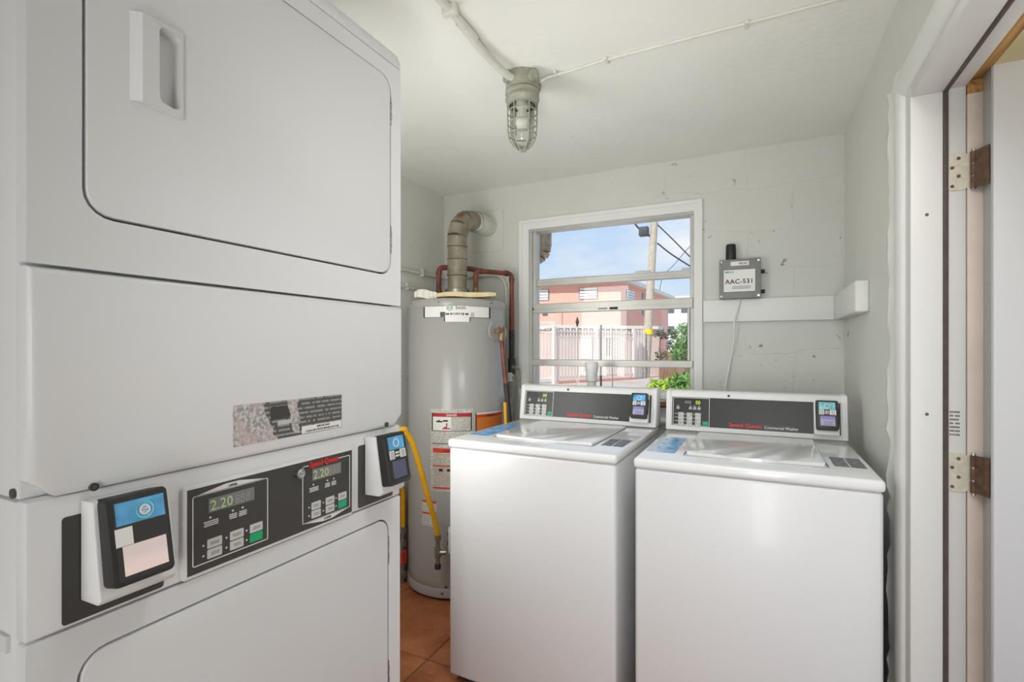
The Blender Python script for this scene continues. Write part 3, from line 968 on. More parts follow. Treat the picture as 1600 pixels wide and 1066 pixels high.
lp2 = MB(); lp2.prism(ragged(lambda v: LU0, lambda v: 0.334 - (v - LV0) * 0.45, LV0, LV1, 2), NB + 0.0004, NB + 0.0007)
lp2.build('torn_paper', 'torn', lp, FD, smooth=0)
lp2 = MB(); lp2.prism(ragged(lambda v: 0.372 - (v - LV0) * 0.25, lambda v: 0.385 - (v - LV0) * 0.1, LV0 + 0.004, LV1, 4), NB + 0.0004, NB + 0.0007)
lp2.build('torn_paper', 'torn', lp, FD, smooth=0)
flat('notice_panel', 'label_grey', 0.336, 0.366, 1.139, 1.146, NB + 0.0004, 0.0002, lp, FD)
flat('notice_patch', 'panel', 0.322, 0.368, 1.150, 1.172, NB + 0.0004, 0.0002, lp, FD)
flat('notice_footer', 'label_white', 0.388, LU1 - 0.001, LV0 + 0.001, LV0 + 0.0145, NB + 0.0004, 0.0003, lp, FD)
text('lettering', 'IMPORTANT', 0.0058, FD, 0.440, LV0 + 0.0088, NB + 0.0008, 'ink_black', lp, align='CENTER')
text('lettering', 'CLEAN LINT FILTER BEFORE EACH USE', 0.0048, FD, 0.438, LV0 + 0.0030, NB + 0.0008, 'ink_black', lp, align='CENTER')

# control fascia
MB().prism(rrect(0, DW, 0.9275, 1.0925, 0.003, 2), -0.024, -0.002, 0.004, 2, True).build('control_fascia', 'enamel', dry, FD)
for (u0, u1) in ((0.034, 0.1515), (0.543, 0.655)):
    flat('reader_backplate', 'panel', u0, u1, 0.9325, 1.0655, -0.002, 0.0012, dry, FD, 0.004)
bez = MB().prism(rrect(0.1745, 0.5205, 0.9285, 1.0675, 0.006, 4), -0.002, 0.0050, 0.0025, 2, True).build('control_bezel', 'plastic_white', dry, FD)
panel = flat('control_panel', 'panel', 0.1810, 0.5170, 0.9345, 1.0625, 0.0050, 0.0006, dry, FD)
PN = 0.0057
def line_loop(pts, w, mtx, n, material, parent, name='outline', closed=True):
    mb = MB()
    m = len(pts)
    for i in range(m if closed else m - 1):
        a = Vector(pts[i]); b = Vector(pts[(i + 1) % m])
        d = (b - a).normalized(); q = Vector((-d.y, d.x)) * w / 2
        a2 = a - d * w / 2; b2 = b + d * w / 2
        mb.prism([tuple(a2 - q), tuple(b2 - q), tuple(b2 + q), tuple(a2 + q)], n, n + 0.0003)
    return mb.build(name, material, parent, mtx, smooth=0)
def keypad(upper):
    if upper:
        c = {k: dp(*v) for k, v in dict(tl=(297.5, 778), bl=(297.5, 886.5), tr=(414.5, 745.5), br=(414.5, 841)).items()}
    else:
        c = {k: dp(*v) for k, v in dict(tl=(469.5, 730.5), bl=(469.5, 818), tr=(543, 710.5), br=(543, 792)).items()}
    u0, u1 = c['tl'][0], c['tr'][0]
    v0, v1 = (c['bl'][1] + c['br'][1]) / 2, (c['tl'][1] + c['tr'][1]) / 2
    W, H = u1 - u0, v1 - v0
    line_loop([(u0, v0), (u1, v0), (u1, v1), (u0, v1)], 0.0016, FD, PN, 'ink_white', panel)
    um = (u0 + u1) / 2
    if upper:
        MB().prism([(u0, v1), (u1, v1), (um + 0.012, v1 + 0.0085), (um - 0.012, v1 + 0.0085)], PN, PN + 0.0003).build('flare', 'ink_white', panel, FD, smooth=0)
        text('lettering', 'UPPER', 0.0052, FD, um, v1 + 0.0020, PN + 0.0004, 'ink_black', panel, align='CENTER', bold=0.0001)
    else:
        MB().prism([(u0, v0), (um - 0.012, v0 - 0.0085), (um + 0.012, v0 - 0.0085), (u1, v0)], PN, PN + 0.0003).build('flare', 'ink_white', panel, FD, smooth=0)
        text('lettering', 'LOWER', 0.0052, FD, um, v0 - 0.0062, PN + 0.0004, 'ink_black', panel, align='CENTER', bold=0.0001)
    X = lambda f: u0 + W * f
    Z = lambda f: v0 + H * f
    flat('display', 'display', X(0.19), X(0.80), Z(0.71), Z(0.915), PN, 0.0003, panel, FD)
    text('lettering', '2.20', H * 0.215, FD, X(0.205), Z(0.735), PN + 0.0004, 'led', panel, bold=0.0001, xscale=0.98)
    text('lettering', '888', H * 0.20, FD, X(0.52), Z(0.735), PN + 0.00035, 'ink_grey', panel, xscale=0.9)
    for (f, s) in ((0.21, 'DOOR\nINSERT CARD'), (0.50, 'TIME\nDRYING'), (0.635, 'COOL\nDOWN')):
        MB().cyl((X(f), Z(0.64), PN), (X(f), Z(0.64), PN + 0.0004), 0.0017, seg=10).build('indicator', 'ink_white', panel, FD)
        marks('print', X(f), Z(0.595), W * (0.20 if len(s) > 12 else 0.11), 3, 0.0019, FD, PN, 'ink_white', panel, len(s))
    names = (('HIGH', 'LOW'), ('NORMAL', 'DELICATE'), ('NO HEAT', 'START'))
    for i, f in enumerate((0.17, 0.46, 0.735)):
        for j in range(2):
            a, b = X(f), X(f + 0.185)
            z1 = Z(0.325 - 0.15 * j + 0.0); z0 = z1 - H * 0.135
            gk = (i == 2 and j == 1)
            flat('key', 'key_green' if gk else 'key_white', a, b, z0, z1, PN, 0.0009, panel, FD, 0.0014)
            None if gk else marks('print', (a + b) / 2, z0 + H * 0.088, (b - a) * 0.62, 2, 0.0017, FD, PN + 0.0009, 'ink_grey', panel, i * 2 + j)
            MB().cyl((a - 0.0058, (z0 + z1) / 2, PN), (a - 0.0058, (z0 + z1) / 2, PN + 0.0004), 0.0016, seg=8).build('indicator', 'ink_white', panel, FD)
    return u0, u1, v0, v1
keypad(True)
lk = keypad(False)
flat('outline_break', 'panel', lk[0] + 0.0140, lk[0] + 0.0880, lk[3] - 0.0015, lk[3] + 0.0015, PN + 0.0003, 0.0002, panel, FD)
text('lettering', 'Speed Queen', 0.0158, FD, lk[0] + 0.0150, lk[3] - 0.0042, PN + 0.0006, 'ink_red', panel, bold=0.00035, spacing=0.98, xscale=0.86)
u, v = dp(461, 739)
mb = MB().cyl((u, v, PN), (u, v, PN + 0.0105), 0.0088, seg=20)
lockp = mb.build('lock', 'chrome', dry, FD)
MB().torus((u, v, PN + 0.0105), 0.0066, 0.0016).build('lock_rim', 'chrome', lockp, FD)
MB().cyl((u, v, PN + 0.0105), (u, v, PN + 0.0112), 0.0030, seg=10).build('keyhole', 'ink_grey', lockp, FD)

def card_reader(parent, mtx, u0, v0, style, h=0.138, nb=0.0, w=0.080):
    """white wedge mount with a black card reader leaning back on it; (u0, v0) is the lower left of the mount"""
    # mount: side profile in (n, v), extruded along u
    prof = [(nb, v0), (nb + 0.040, v0 + 0.001), (nb + 0.047, v0 + 0.008), (nb + 0.044, v0 + 0.022), (nb + 0.028, v0 + h), (nb, v0 + h)]
    mb = MB().prism([(p[0], p[1]) for p in prof], 0, w, 0.0025, 2)
    # (a, b, c) -> n=a, v=b, u=c
    mnt = mb.build('reader_mount', 'plastic_white', parent, mtx @ Matrix(((0, 0, 1, u0), (0, 1, 0, 0), (1, 0, 0, 0), (0, 0, 0, 1))))
    tilt = math.radians(11)
    RM = mtx @ frame((u0 + 0.005, v0 + 0.0175, nb + 0.0340), (1, 0, 0), (0, math.cos(tilt), -math.sin(tilt)))
    rw, rh = 0.072, 0.110
    body = MB().prism(rrect(0, rw, 0, rh, 0.007, 4), 0, 0.034, 0.003, 2, True).build('card_reader', 'reader', parent, RM)
    lug = MB().box(rw - 0.002, rw + 0.003, 0.020, 0.085, 0.010, 0.028, 0.002, 1).build('side_lug', 'reader', body, RM)
    n = 0.0340
    if style == 'a':
        flat('bezel', 'panel_dark', 0.006, rw - 0.004, 0.006, rh - 0.006, n, 0.0006, body, RM, 0.004)
        flat('header_label', 'blue_label', 0.0085, rw - 0.0065, 0.073, 0.101, n + 0.0006, 0.0004, body, RM)
        MB().torus((0.042, 0.086, n + 0.0011), 0.010, 0.0013).build('header_mark', 'teal_label', body, RM)
        MB().torus((0.042, 0.086, n + 0.0011), 0.0055, 0.0013).build('header_mark', 'ink_white', body, RM)
        marks('print', 0.042, 0.0885, 0.008, 2, 0.0022, RM, n + 0.0010, 'ink_white', body, 3)
        flat('sticker', 'label_white', 0.006, 0.0255, 0.048, 0.0700, n + 0.0006, 0.0004, body, RM)
        flat('screen', 'mirror', 0.0125, rw - 0.0085, 0.0115, 0.0475, n + 0.0006, 0.0004, body, RM)
    else:
        lbl = 'teal_label' if style == 'c' else 'blue_label'
        flat('bezel', 'panel_dark', 0.006, rw - 0.006, 0.008, rh - 0.006, n, 0.0006, body, RM, 0.003)
        flat('header_label', lbl, 0.010, rw - 0.010, 0.074, 0.102, n + 0.0006, 0.0004, body, RM)
        MB().torus((0.036, 0.088, n + 0.0011), 0.0085, 0.0012).build('header_mark', 'ink_white', body, RM)
        flat('card_label', 'label_white', 0.010, 0.026, 0.0545, 0.0725, n + 0.0006, 0.0004, body, RM)
        flat('card_label', 'panel_dark', 0.026, 0.044, 0.0545, 0.0725, n + 0.0006, 0.0004, body, RM)
        flat('card_label', 'label_white', 0.044, rw - 0.008, 0.0545, 0.0725, n + 0.0006, 0.0004, body, RM)
        marks('print', 0.035, 0.0690, 0.013, 2, 0.0042, RM, n + 0.0010, 'ink_white', body, 5)
        marks('print', 0.018, 0.0700, 0.012, 4, 0.0024, RM, n + 0.0010, 'ink_grey', body, 6)
        marks('print', 0.054, 0.0700, 0.014, 4, 0.0024, RM, n + 0.0010, 'ink_grey', body, 7)
        if style == 'b':
            flat('screen', 'screen_dark', 0.0145, rw - 0.013, 0.0135, 0.0500, n + 0.0006, 0.0004, body, RM)
        else:
            flat('screen', 'lcd_grey', 0.0130, rw - 0.012, 0.0130, 0.0370, n + 0.0006, 0.0004, body, RM)
            flat('screen_band', 'lcd_blue', 0.0130, rw - 0.012, 0.0370, 0.0490, n + 0.0006, 0.0004, body, RM)
            marks('print', 0.036, 0.0290, 0.030, 2, 0.0050, RM, n + 0.0010, 'lcd_blue', body, 8)
    return mnt
card_reader(dry, FD, 0.052, 0.957, 'a', 0.126, 0.0, 0.090)
card_reader(dry, FD, 0.561, 0.957, 'b', 0.126, 0.0, 0.078)
# lower front panel with its door
LH = (0.049, 0.642, 0.43, 0.888)
out = rrect(0.0, DW, 0.045, 0.925, 0.005, 3)
MB().ring(out, rrect(*LH, 0.034), -0.024, -0.002).build('lower_front_panel', 'enamel', dry, FD, smooth=30)
MB().prism(rrect(LH[0] - 0.002, LH[1] + 0.002, LH[2] - 0.002, LH[3] + 0.002, 0.034), -0.0236, -0.020).build('door_gap', 'gap', dry, FD)
ld = door_leaf('lower_door', (LH[0] + g, LH[1] - g, LH[2] + g, LH[3] - 0.0035), -0.020, -0.0005, -1.02)
dry_handle(ld, 0, -1.02)
for (a, b) in ((0.777, 0.842), (0.49, 0.555)):
    mb = MB()
    for k in range(5):
        mb.cyl((LH[1] - 0.0005 + (0.0012 if k % 2 else 0), a + (b - a) * (k + 0.06) / 5, -0.004), (LH[1] - 0.0005 + (0.0012 if k % 2 else 0), a + (b - a) * (k + 0.94) / 5, -0.004), 0.0035, seg=8)
    mb.build('door_hinge', 'steel', ld, FD)
MB().box(-0.30, -0.05, -0.0005, 0.004, 0.905, 0.925).build('side_seam', 'enamel', dry)

# ================================================================== WASHERS
def make_washer(label, x, y, W, wtxt, disp, blue_full, rz=0.0):
    w = thing('washing_machine', label, 'washer', (x, y, 0), rz, 'top-loading washers under the window')
    D, ZT = 0.715, 0.932
    MB().box(0.004, W - 0.004, 0.006, D - 0.03, 0.032, 0.898, 0.012, 3).build('cabinet', 'enamel', w)
    MB().box(0.03, W - 0.03, 0.03, D - 0.06, 0.012, 0.036).build('base', 'gap', w)
    for (fx, fy) in ((0.06, 0.06), (W - 0.06, 0.06), (0.06, D - 0.09), (W - 0.06, D - 0.09)):
        MB().cyl((fx, fy, 0), (fx, fy, 0.03), 0.018, seg=12).build('foot', 'gap', w)
    for fx in (0.05, W - 0.05):
        MB().cyl((fx, 0.012, 0.030), (fx, 0.004, 0.030), 0.005, seg=10).build('clip', 'gap', w)
    MB().box(0.0, W, 0.0, D - 0.02, 0.8975, 0.930, 0.011, 4).build('top', 'enamel_top', w)
    # lid: rounded rear, bowed front with a finger lip
    x0, x1, y0, y1 = 0.140, W - 0.118, 0.108, 0.560
    pts = []
    n = 16
    for k in range(n + 1):
        f = k / n
        dip = 0.010 * math.sin(PI * f) + (0.010 if 0.33 < f < 0.67 else 0.0) * 0.9
        pts.append((x0 + 0.018 + (x1 - x0 - 0.036) * f, y0 + 0.012 - dip))
    pts += [(x1 - 0.006, y0 + 0.016), (x1, y0 + 0.04), (x1, y1), (x0, y1), (x0, y0 + 0.04), (x0 + 0.006, y0 + 0.016)]
    MB().prism([(p[0], p[1]) for p in [(x0 - 0.005, y0 - 0.008), (x1 + 0.005, y0 - 0.008), (x1 + 0.005, y1 + 0.003), (x0 - 0.005, y1 + 0.003)]], 0.9298, 0.9306).build('lid_gap', 'label_grey', w, smooth=0)
    lid = MB().prism(pts, 0.9306, 0.9400, 0.004, 3, True).build('lid', 'enamel_top', w)
    # slots along the lid
    MB().box(x1 + 0.001, x1 + 0.0035, y0 + 0.01, y1, 0.9300, 0.9312).build('lid_seam', 'gap', w)
    MB().box(x0 - 0.0035, x0 - 0.001, y0 + 0.01, y1, 0.9300, 0.9312).build('lid_seam', 'gap', w)
    # stickers on the deck
    TF = frame((0, 0, 0.930), (1, 0, 0), (0, 1, 0))
    st = flat('instruction_sticker', 'deck_blue' if blue_full else 'deck_faded', 0.018, 0.108, 0.125, 0.435, 0, 0.0006, w, TF, 0.004)
    for k in range(3):
        MB().torus((0.063, 0.20 + 0.085 * k, 0.0007), 0.022, 0.0012).build('sticker_mark', 'blue_label', st, TF)
    flat('rating_sticker', 'fine_deck', W - 0.098, W - 0.060, 0.145, 0.285, 0, 0.0006, w, TF)
    flat('rating_sticker', 'fine_deck', W - 0.056, W - 0.018, 0.145, 0.285, 0, 0.0006, w, TF)
    # console
    yb, yt, zb, zt = 0.618, 0.648, 0.932, 1.097
    prof = [(yb, zb), (yt - 0.004, zt - 0.012), (yt + 0.003, zt - 0.003), (yt + 0.012, zt), (D - 0.012, zt), (D, zt - 0.012), (D, zb)]
    YZ = Matrix(((0, 0, 1, 0), (1, 0, 0, 0), (0, 1, 0, 0), (0, 0, 0, 1)))
    con = MB().prism(prof, 0.004, W - 0.004, 0.003, 2).build('console', 'plastic_white', w, YZ)
    for (a, b) in ((0.0, 0.020), (W - 0.020, W)):
        MB().prism([(p[0] - (0.003 if p[0] < 0.66 else -0.002), p[1] + (0.003 if p[1] > 1.0 else 0)) for p in prof], a, b, 0.004, 2).build('console_end_cap', 'plastic_white', w, YZ)
    CF = frame((0, yb, zb), (1, 0, 0), (0, yt - 0.004 - yb, zt - 0.012 - zb))
    fas = flat('console_panel', 'panel_dark', 0.024, W - 0.023, 0.019, 0.139, 0.0002, 0.0010, w, CF, 0.001)
    n = 0.0013
    ku0, ku1, kv0, kv1 = 0.029, 0.172, 0.022, 0.136
    line_loop([(ku0, kv0), (ku1, kv0), (ku1, kv1), (ku0, kv1)], 0.0018, CF, n, 'ink_white', fas)
    flat('display', 'display_dark', 0.072, 0.142, 0.108, 0.131, n, 0.0003, fas, CF)
    text('lettering', '888', 0.020, CF, 0.074, 0.111, n + 0.0004, 'ink_grey', fas, xscale=0.9) if not blue_full else None
    text('lettering', disp, 0.023, CF, 0.118, 0.110, n + 0.0006, 'led_y', fas, bold=0.0002, xscale=0.85)
    for (u, s) in ((0.048, 'ADD\nLOAD'), (0.098, 'FILL'), (0.115, 'WASH'), (0.132, 'SPIN')):
        MB().cyl((u, 0.103, n), (u, 0.103, n + 0.0004), 0.0018, seg=8).build('indicator', 'ink_white', fas, CF)
        marks('print', u, 0.0985, 0.013, 3, 0.0024, CF, n, 'ink_white', fas, len(s))
    for i in range(3):
        u = 0.050 + 0.0335 * i
        for j in range(4):
            v = 0.0745 - 0.0148 * j
            flat('key', 'key_print', u, u + 0.0225, v - 0.0138, v, n, 0.0008, fas, CF, 0.001)
            MB().box(u - 0.0085, u - 0.0020, v - 0.0078, v - 0.0056, n, n + 0.0003).build('indicator', 'ink_white', fas, CF)
    for j in range(4):
        marks('print', 0.0375, 0.0700 - 0.0148 * j, 0.011, 1, 0.0032, CF, n, 'ink_grey', fas, j)
    flat('key', 'key_green', 0.147, 0.168, 0.0265, 0.0410, n, 0.0009, fas, CF, 0.001)
    text('lettering', 'Speed Queen', 0.0215, CF, 0.246, 0.0275, n + 0.0003, 'ink_red', fas, bold=0.0005, spacing=1.0, xscale=1.02)
    text('lettering', 'Commercial Washer', 0.0165, CF, 0.374, 0.0265, n + 0.0003, 'ink_white', fas, bold=0.0001, xscale=0.84)
    MB().cyl((0.245, 0.150, 0.002), (0.245, 0.150, 0.006), 0.0045, seg=12).build('screw', 'ink_black', w, CF)
    card_reader(w, CF, W - 0.110, 0.014, 'c' if not blue_full else 'd', 0.132, -0.020)
    return w
def deck_blue(name, faded):
    t = NT(name)
    p = t.p
    p.inputs['Roughness'].default_value = 0.25
    tc = t.new('ShaderNodeTexCoord')
    n1 = t.new('ShaderNodeTexNoise', Scale=14.0, Detail=3.0)
    t.link(tc.outputs['Object'], n1.inputs['Vector'])
    r = t.new('ShaderNodeValToRGB')
    r.color_ramp.elements[0].position = 0.35; r.color_ramp.elements[0].color = rgb(60, 132, 196)
    r.color_ramp.elements[1].position = 0.68; r.color_ramp.elements[1].color = rgb(140, 186, 222)
    t.link(n1.outputs['Fac'], r.inputs[0])
    if faded:
        sp = t.new('ShaderNodeSeparateXYZ'); t.link(tc.outputs['Object'], sp.inputs[0])
        mr = t.new('ShaderNodeMapRange'); mr.inputs['From Min'].default_value = 0.050; mr.inputs['From Max'].default_value = 0.075
        mr.inputs['To Min'].default_value = 0.85; mr.inputs['To Max'].default_value = 0.0
        t.link(sp.outputs['X'], mr.inputs['Value'])
        m = t.new('ShaderNodeMixRGB'); m.inputs['Color2'].default_value = rgb(206, 214, 224)
        t.link(mr.outputs[0], m.inputs['Fac']); t.link(r.outputs[0], m.inputs['Color1'])
        t.link(m.outputs[0], p.inputs['Base Color'])
    else:
        t.link(r.outputs[0], p.inputs['Base Color'])
    return t.m
M['deck_blue'] = deck_blue('blue_deck_sticker', False)
M['deck_faded'] = deck_blue('worn_blue_deck_sticker', True)
make_washer('white top-loading washer next to the grey water heater', -1.066, 1.620, 0.655, 0, '04', True, math.radians(-1.2))
make_washer('white top-loading washer beside the door jamb', -0.356, 1.596, 0.652, 0, '00', False, 0.0)

# ================================================================== WATER HEATER
HX, HY, HR = -1.506, 2.390, 0.268
heat = thing('water_heater', 'grey upright gas water heater in the corner of the room', 'water heater', (HX, HY, 0))
AC = math.atan2(-HY, -HX)                       # direction that faces the viewer's side of the room
def hd(deg): return AC + math.radians(deg)
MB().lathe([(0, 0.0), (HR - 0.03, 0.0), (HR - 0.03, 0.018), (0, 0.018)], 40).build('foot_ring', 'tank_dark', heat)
MB().lathe([(HR - 0.02, 0.016), (HR + 0.004, 0.018), (HR + 0.006, 0.024), (HR + 0.003, 0.034), (HR + 0.003, 0.060), (HR, 0.064)], 64).build('base_ring', 'tank', heat, smooth=50)
MB().lathe([(HR - 0.02, 0.02), (HR - 0.001, 0.05), (HR, 0.10), (HR, 1.492), (HR - 0.004, 1.496)], 72).build('tank', 'tank', heat, smooth=50)
MB().lathe([(HR + 0.001, 1.486), (HR + 0.003, 1.490), (HR + 0.003, 1.518), (HR - 0.002, 1.526), (HR - 0.012, 1.530), (0.0, 1.533)], 72).build('top_cap', 'tank', heat, smooth=50)
for d_, z in ((-62, 1.508), (-20, 1.508), (40, 1.508), (80, 1.508)):
    a = hd(d_)
    MB().cyl((math.cos(a) * (HR + 0.001), math.sin(a) * (HR + 0.001), z), (math.cos(a) * (HR + 0.006), math.sin(a) * (HR + 0.006), z), 0.0035, seg=8).build('screw', 'screw', heat)
for d_, z in ((-12, 0.075), (-16, 0.042)):
    a = hd(d_)
    MB().cyl((math.cos(a) * (HR + 0.001), math.sin(a) * (HR + 0.001), z), (math.cos(a) * (HR + 0.007), math.sin(a) * (HR + 0.007), z), 0.006, seg=8).build('screw', 'screw', heat)
def patch(name, material, d0, d1, z0, z1, off=0.0006, th=0.0005, parent=heat):
    return MB().arc_patch(HR + off, hd(d0), hd(d1), z0, z1, th).build(name, material, parent, smooth=30)
def curved_text(s, size, d_center, z, off, material, parent, **kw):
    mb = text_mb(s, size, align='CENTER', **kw)
    for v in mb.bm.verts:
        a = hd(d_center) + v.co.x / HR
        r = HR + off + v.co.z
        v.co = Vector((r * math.cos(a), r * math.sin(a), z + v.co.y))
    return mb.build('lettering', material, parent, smooth=0)
# brand badge: two wings and a middle plate
bd = patch('badge', 'ink_black', -14.4, 14.0, 1.410, 1.5125)
patch('badge_wing', 'ink_black', -39.6, -13.0, 1.430, 1.4935, parent=bd)
patch('badge_wing', 'ink_black', 13.0, 39.2, 1.430, 1.4935, parent=bd)
patch('badge_wing', 'label_white', -37.6, -13.0, 1.432, 1.486, 0.0012, parent=bd)
patch('badge_wing', 'label_white', 13.0, 37.0, 1.432, 1.486, 0.0012, parent=bd)
patch('badge_plate', 'label_white', -13.0, 13.0, 1.408, 1.504, 0.0013, parent=bd)
patch('badge_bar', 'panel', -18.5, -13.0, 1.433, 1.458, 0.0018, parent=bd)
patch('badge_bar', 'panel', -12.6, -8.5, 1.443, 1.452, 0.0020, parent=bd)
patch('badge_bar', 'panel', 8.5, 12.0, 1.443, 1.452, 0.0020, parent=bd)
patch('badge_bar', 'label_grey', 14.5, 18.5, 1.433, 1.456, 0.0018, parent=bd)
mb = MB()
for k in range(25):
    a = 2 * PI * k / 24
    aa = hd(-8.2) + 0.0135 * math.cos(a) / HR
    p = Vector(((HR + 0.002) * math.cos(aa), (HR + 0.002) * math.sin(aa), 1.479 + 0.0135 * math.sin(a)))
    if k: mb.cyl(q, p, 0.0016, seg=6)
    q = p
mb.build('badge_mark', 'green_ink', bd)
curved_text('AO', 0.015, -8.2, 1.4735, 0.0020, 'green_ink', bd, bold=0.0004)
curved_text('Smith', 0.021, 3.6, 1.4720, 0.0020, 'ink_black', bd, bold=0.0003, spacing=1.1)
for k in range(7):
    patch('badge_print', 'ink_grey' if k % 3 else 'panel', -7.4 + 2.15 * k, -5.8 + 2.15 * k, 1.4425 + 0.002 * (k % 2), 1.4535, 0.0020, parent=bd)
# safety labels
wl_ = patch('safety_label', 'fine_z', -30.0, 17.0, 0.552, 0.968)
patch('label_band', 'darkred_ink', -28.0, 15.5, 0.930, 0.948, 0.0012, parent=wl_)
patch('label_border', 'ink_black', -28.4, -27.2, 0.858, 0.950, 0.0013, parent=wl_)
patch('label_border', 'ink_black', 14.6, 15.8, 0.858, 0.950, 0.0013, parent=wl_)
patch('label_rule', 'ink_black', -28.0, 15.5, 0.857, 0.860, 0.0012, parent=wl_)
patch('label_picture', 'label_white', -27.0, -6.5, 0.862, 0.929, 0.0012, parent=wl_)
mb = MB().arc_patch(HR + 0.0018, hd(-23), hd(-16), 0.902, 0.909).arc_patch(HR + 0.0018, hd(-15.5), hd(-10), 0.906, 0.914).arc_patch(HR + 0.0018, hd(-21), hd(-19), 0.908, 0.914)
mb.build('label_drawing', 'ink_black', wl_)
mb = MB().arc_patch(HR + 0.0018, hd(-16), hd(-7.5), 0.868, 0.874).arc_patch(HR + 0.0018, hd(-14.5), hd(-11), 0.874, 0.880).arc_patch(HR + 0.0018, hd(-12), hd(-10.6), 0.880, 0.898)
mb.build('label_drawing', 'darkred_ink', wl_)
curved_text('DANGER', 0.013, -6.0, 0.9345, 0.0018, 'ink_white', wl_, bold=0.0003)
patch('label_rule', 'panel', -28.0, 15.5, 0.793, 0.797, 0.0012, parent=wl_)
patch('label_band', 'redorange_ink', -27.0, 15.5, 0.748, 0.772, 0.0012, parent=wl_)
curved_text('WARNING', 0.015, -8.0, 0.7535, 0.0018, 'ink_black', wl_, bold=0.0003)
patch('label_text_block', 'fine_z_buff', -26.0, 15.5, 0.686, 0.744, 0.0012, parent=wl_)
patch('label_band', 'redorange_ink', -27.0, 15.5, 0.678, 0.684, 0.0012, parent=wl_)
patch('label_text_block', 'fine_z_buff', -26.5, 15.5, 0.578, 0.674, 0.0012, parent=wl_)
for (a, b) in ((-20, -15.5), (-11, -7)):
    patch('label_drawing', 'ink_black', a, b, 0.655, 0.667, 0.0018, parent=wl_)
patch('label_band', 'redorange_ink', -27.0, 15.5, 0.567, 0.575, 0.0012, parent=wl_)
sl = patch('safety_label', 'fine_z', -42.0, -22.5, 0.372, 0.502)
patch('label_band', 'redorange_ink', -41.5, -23.0, 0.490, 0.500, 0.0012, parent=sl)
patch('label_band', 'redorange_ink', -41.5, -23.0, 0.432, 0.441, 0.0012, parent=sl)
el = patch('energy_label', 'orange_ink', 20.0, 62.0, 0.70, 0.945)
patch('label_border', 'ink_black', 20.0, 21.2, 0.70, 0.945, 0.0012, parent=el)
patch('label_border', 'label_white', 20.0, 62.0, 0.938, 0.945, 0.0012, parent=el)
patch('label_band', 'redorange_ink', 21.5, 62.0, 0.922, 0.936, 0.0012, parent=el)
patch('label_band', 'panel', 34.0, 46.0, 0.924, 0.932, 0.0018, parent=el)
# gas control valve on the front, mostly behind the washer
a = hd(2)
gv = Vector((math.cos(a), math.sin(a), 0))
rt = Vector((-math.sin(a), math.cos(a), 0))
GF = frame(gv * (HR + 0.002) + Vector((0, 0, 0.33)), rt, (0, 0, 1))
gvo = MB().box(-0.055, 0.055, -0.06, 0.055, 0, 0.075, 0.010, 3).build('gas_valve', 'plastic_white', heat, GF)
MB().cyl((0, 0.0, 0.075), (0, 0.0, 0.10), 0.026, seg=20).build('gas_valve_knob', 'ink_black', gvo, GF)
for dz in (-0.02, 0.025):
    MB().cyl((-0.058, dz, 0.03), (-0.054, dz, 0.03), 0.008, seg=10).build('port', 'ink_black', gvo, GF)
MB().tube([GF @ Vector((-0.02, -0.06, 0.04)), GF @ Vector((-0.02, -0.115, 0.04)), GF @ Vector((-0.03, -0.115, 0.0))], 0.005, 8).build('pilot_tube', 'ink_grey', gvo)
# draft hood and nipples
MB().lathe([(0.095, 1.531), (0.095, 1.540), (0.085, 1.560), (0.066, 1.578), (0.066, 1.600), (0.056, 1.602)], 32).build('draft_hood', 'steel', heat, smooth=40)
for k in range(4):
    aa = AC + PI / 4 + k * PI / 2
    MB().box(-0.006, 0.006, -0.012, 0.012, 0, 0.03).build('hood_leg', 'steel', heat, Matrix.Translation((0.10 * math.cos(aa), 0.10 * math.sin(aa), 1.530)) @ Matrix.Rotation(aa, 4, 'Z'))
RV = Vector((CY, SY, 0))                       # lateral direction of the nipples
for s in (-1, 1):
    p = RV * (0.1025 * s)
    MB().cyl((p.x, p.y, 1.528), (p.x, p.y, 1.56), 0.015, seg=14).build('nipple', 'steel', heat)
# temperature and pressure valve
a = hd(47)
td = Vector((math.cos(a), math.sin(a), 0))
tr_ = Vector((-math.sin(a), math.cos(a), 0))
TPF = frame(td * HR + Vector((0, 0, 1.366)), tr_, (0, 0, 1))
MB().cyl((0, 0, -0.002), (0, 0, 0.004), 0.055, 0.048, seg=28).build('escutcheon', 'tank', heat, TPF)
tp = MB().cyl((0, 0, 0.0), (0, 0, 0.055), 0.013, seg=14).cyl((0, -0.030, 0.045), (0, 0.022, 0.045), 0.016, seg=14).cyl((-0.02, 0.0, 0.050), (-0.042, 0.0, 0.050), 0.014, seg=12).build('relief_valve', 'brass', heat, TPF)
MB().box(0.010, 0.022, -0.035, 0.012, 0.055, 0.060, 0.001, 1).build('test_lever', 'steel', tp, TPF)
MB().cyl((0, -0.050, 0.045), (0, -0.030, 0.045), 0.018, seg=8).build('valve_nut', 'brass', tp, TPF)
p0 = TPF @ Vector((0, -0.048, 0.045))
p1 = p0 + RV * 0.060 + Vector((0.004, -0.01, -0.62))
mid = p0.lerp(p1, 0.36)
MB().tube([p0, mid], 0.0125, 14).build('discharge_pipe', 'copper', tp)
MB().tube([mid, p1], 0.0130, 14).build('discharge_pipe', 'iron', tp)

